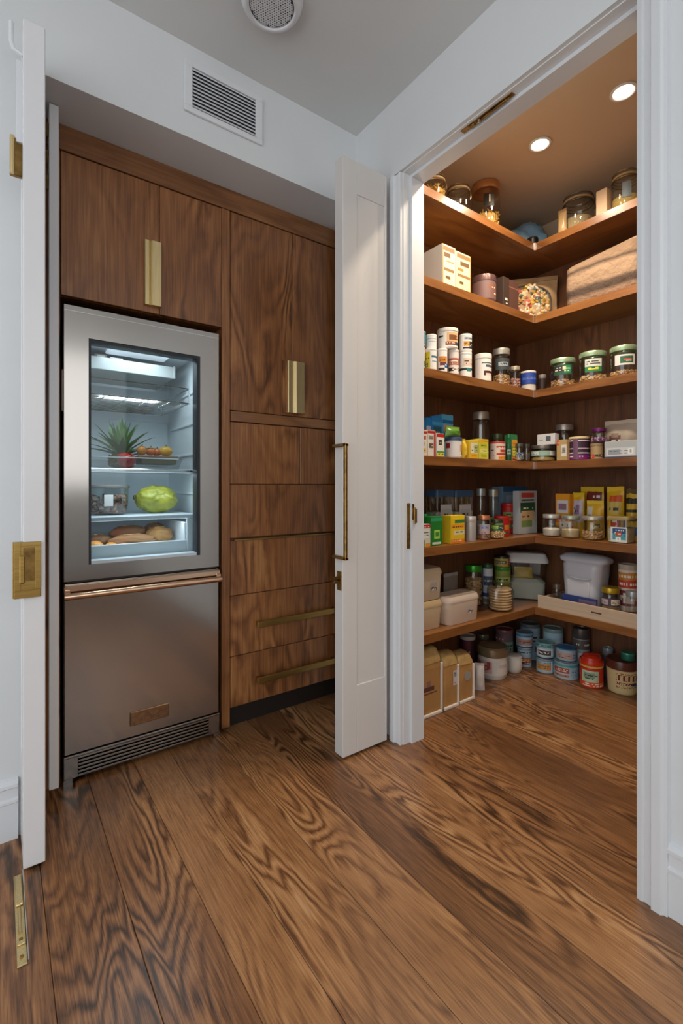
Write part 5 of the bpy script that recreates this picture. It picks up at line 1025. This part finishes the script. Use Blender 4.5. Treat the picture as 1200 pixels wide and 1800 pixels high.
can((2.745,1.774,0.000),-48,(0.043,0.117),'light blue can with an orange picture, lower of the leftmost blue pair','can',body='b9c4ca',lid='7f94a0',label=('a5c3d4',[(0,1,.72,.95,'a9cbe0'),(.25,.75,.2,.55,'b06a34'),(.3,.7,.1,.25,'7a2f28')],.05,.95,1),group='blue-labelled cans on the pantry floor')
can((2.745,1.774,0.118),-48,(0.050,0.097),'blue can with a brown panel, upper of the leftmost blue pair','can',body='b9c4ca',lid='7a98ac',label=('a5c3d4',[(.1,.85,.25,.65,'b98f84'),(0,1,.0,.12,'2c4a6a'),(0,1,.85,1,'4a8fc0')],.05,.95,1),group='blue-labelled cans on the pantry floor')
can((2.767,1.644,0.000),-48,(0.052,0.080),'light blue can with an orange panel, lower of the middle blue pair','can',body='b9c4ca',lid='7f94a0',label=('a5c3d4',[(0,1,.8,.95,'8fb9d0'),(.12,.65,.25,.75,'c08a4a'),(.65,.7,0,1,'cfe0e8')],.05,.95,1),group='blue-labelled cans on the pantry floor')
can((2.767,1.644,0.081),-48,(0.051,0.101),'blue can with teal rim and white panel, upper of the middle blue pair','can',body='b9c4ca',lid='7fb0b3',label=('a5c3d4',[(.05,.75,.2,.7,'dfe3e6'),(.15,.65,.3,.6,'3a3f4a'),(0,1,0,.1,'2c3a4a'),(0,1,.85,1,'3f8f92')],.05,.95,1),group='blue-labelled cans on the pantry floor')
can((2.795,1.524,0.000),-48,(0.069,0.095),'blue can with a brick red panel, lower of the right blue pair','can',body='b9c4ca',lid='8fa9b3',label=('a5c3d4',[(0,1,.86,1,'4aa3ad'),(.05,.5,.4,.8,'a04a3a'),(.05,.5,.12,.3,'b5755a'),(.5,1,.1,.8,'9fc0d4')],.05,.95,1),group='blue-labelled cans on the pantry floor')
can((2.795,1.524,0.096),-48,(0.056,0.081),'blue can with a dark blue lid, upper of the right blue pair','can',body='b9c4ca',lid='4a7dae',label=('a5c3d4',[(.05,.6,.2,.75,'c2a9a0'),(.6,1,.2,.8,'9fb5cc'),(0,1,0,.12,'27406a')],.05,.95,1),group='blue-labelled cans on the pantry floor')
can((2.905,1.835,0.000),-48,(0.062,0.231),'pale blue can at the back in the corner, behind the leftmost blue pair','can',body='b9c4ca',lid='5f6a70',label=('a5c3d4',[(.2,.9,.5,.8,'b9d0e0'),(.6,.8,.2,.4,'6a3a4a')],.05,.95,1),group='pale blue cans at the back')
can((2.905,1.672,0.000),-48,(0.060,0.239),'pale blue can with a pink mark at the back, behind the middle blue pair','can',body='b9c4ca',lid='7f9a9a',label=('a5c3d4',[(0,1,.5,.75,'c4d6dc'),(.1,.4,.4,.55,'a83a5a'),(.6,1,.1,.4,'d9b82c')],.05,.95,1),group='pale blue cans at the back')
tin((2.915,1.495,0.000),-48,(0.049,0.279),'tall grey tin with a dark lid at the back, behind the right blue pair','tin',body='8f98a3',lid='5a5452',label=('9aa6b3',[(0,1,.75,1,'5d5450'),(.3,.45,.3,.6,'cfd6dd'),(.6,.9,.2,.5,'b5bfc9')],.02,.95,1))
red_canister((2.784,1.368,0.000),-48,(0.063,0.179),'bright red canister with a pale green label on the pantry floor','canister')
bigpot((2.848,1.230,0.000),-48,(0.080,0.182),'large cream tub with dark red lettering and brown lid on the pantry floor','tub')
tin((2.850,1.200,0.183),-48,(0.035,0.042),'teal green tin behind the large cream tub','tin',body='2f7a68',lid='3f9a80')
tin((2.945,1.350,0.000),-48,(0.030,0.190),'grey tin with a silver lid behind the red canister','tin',body='6a6f74',lid='9aa3a8')
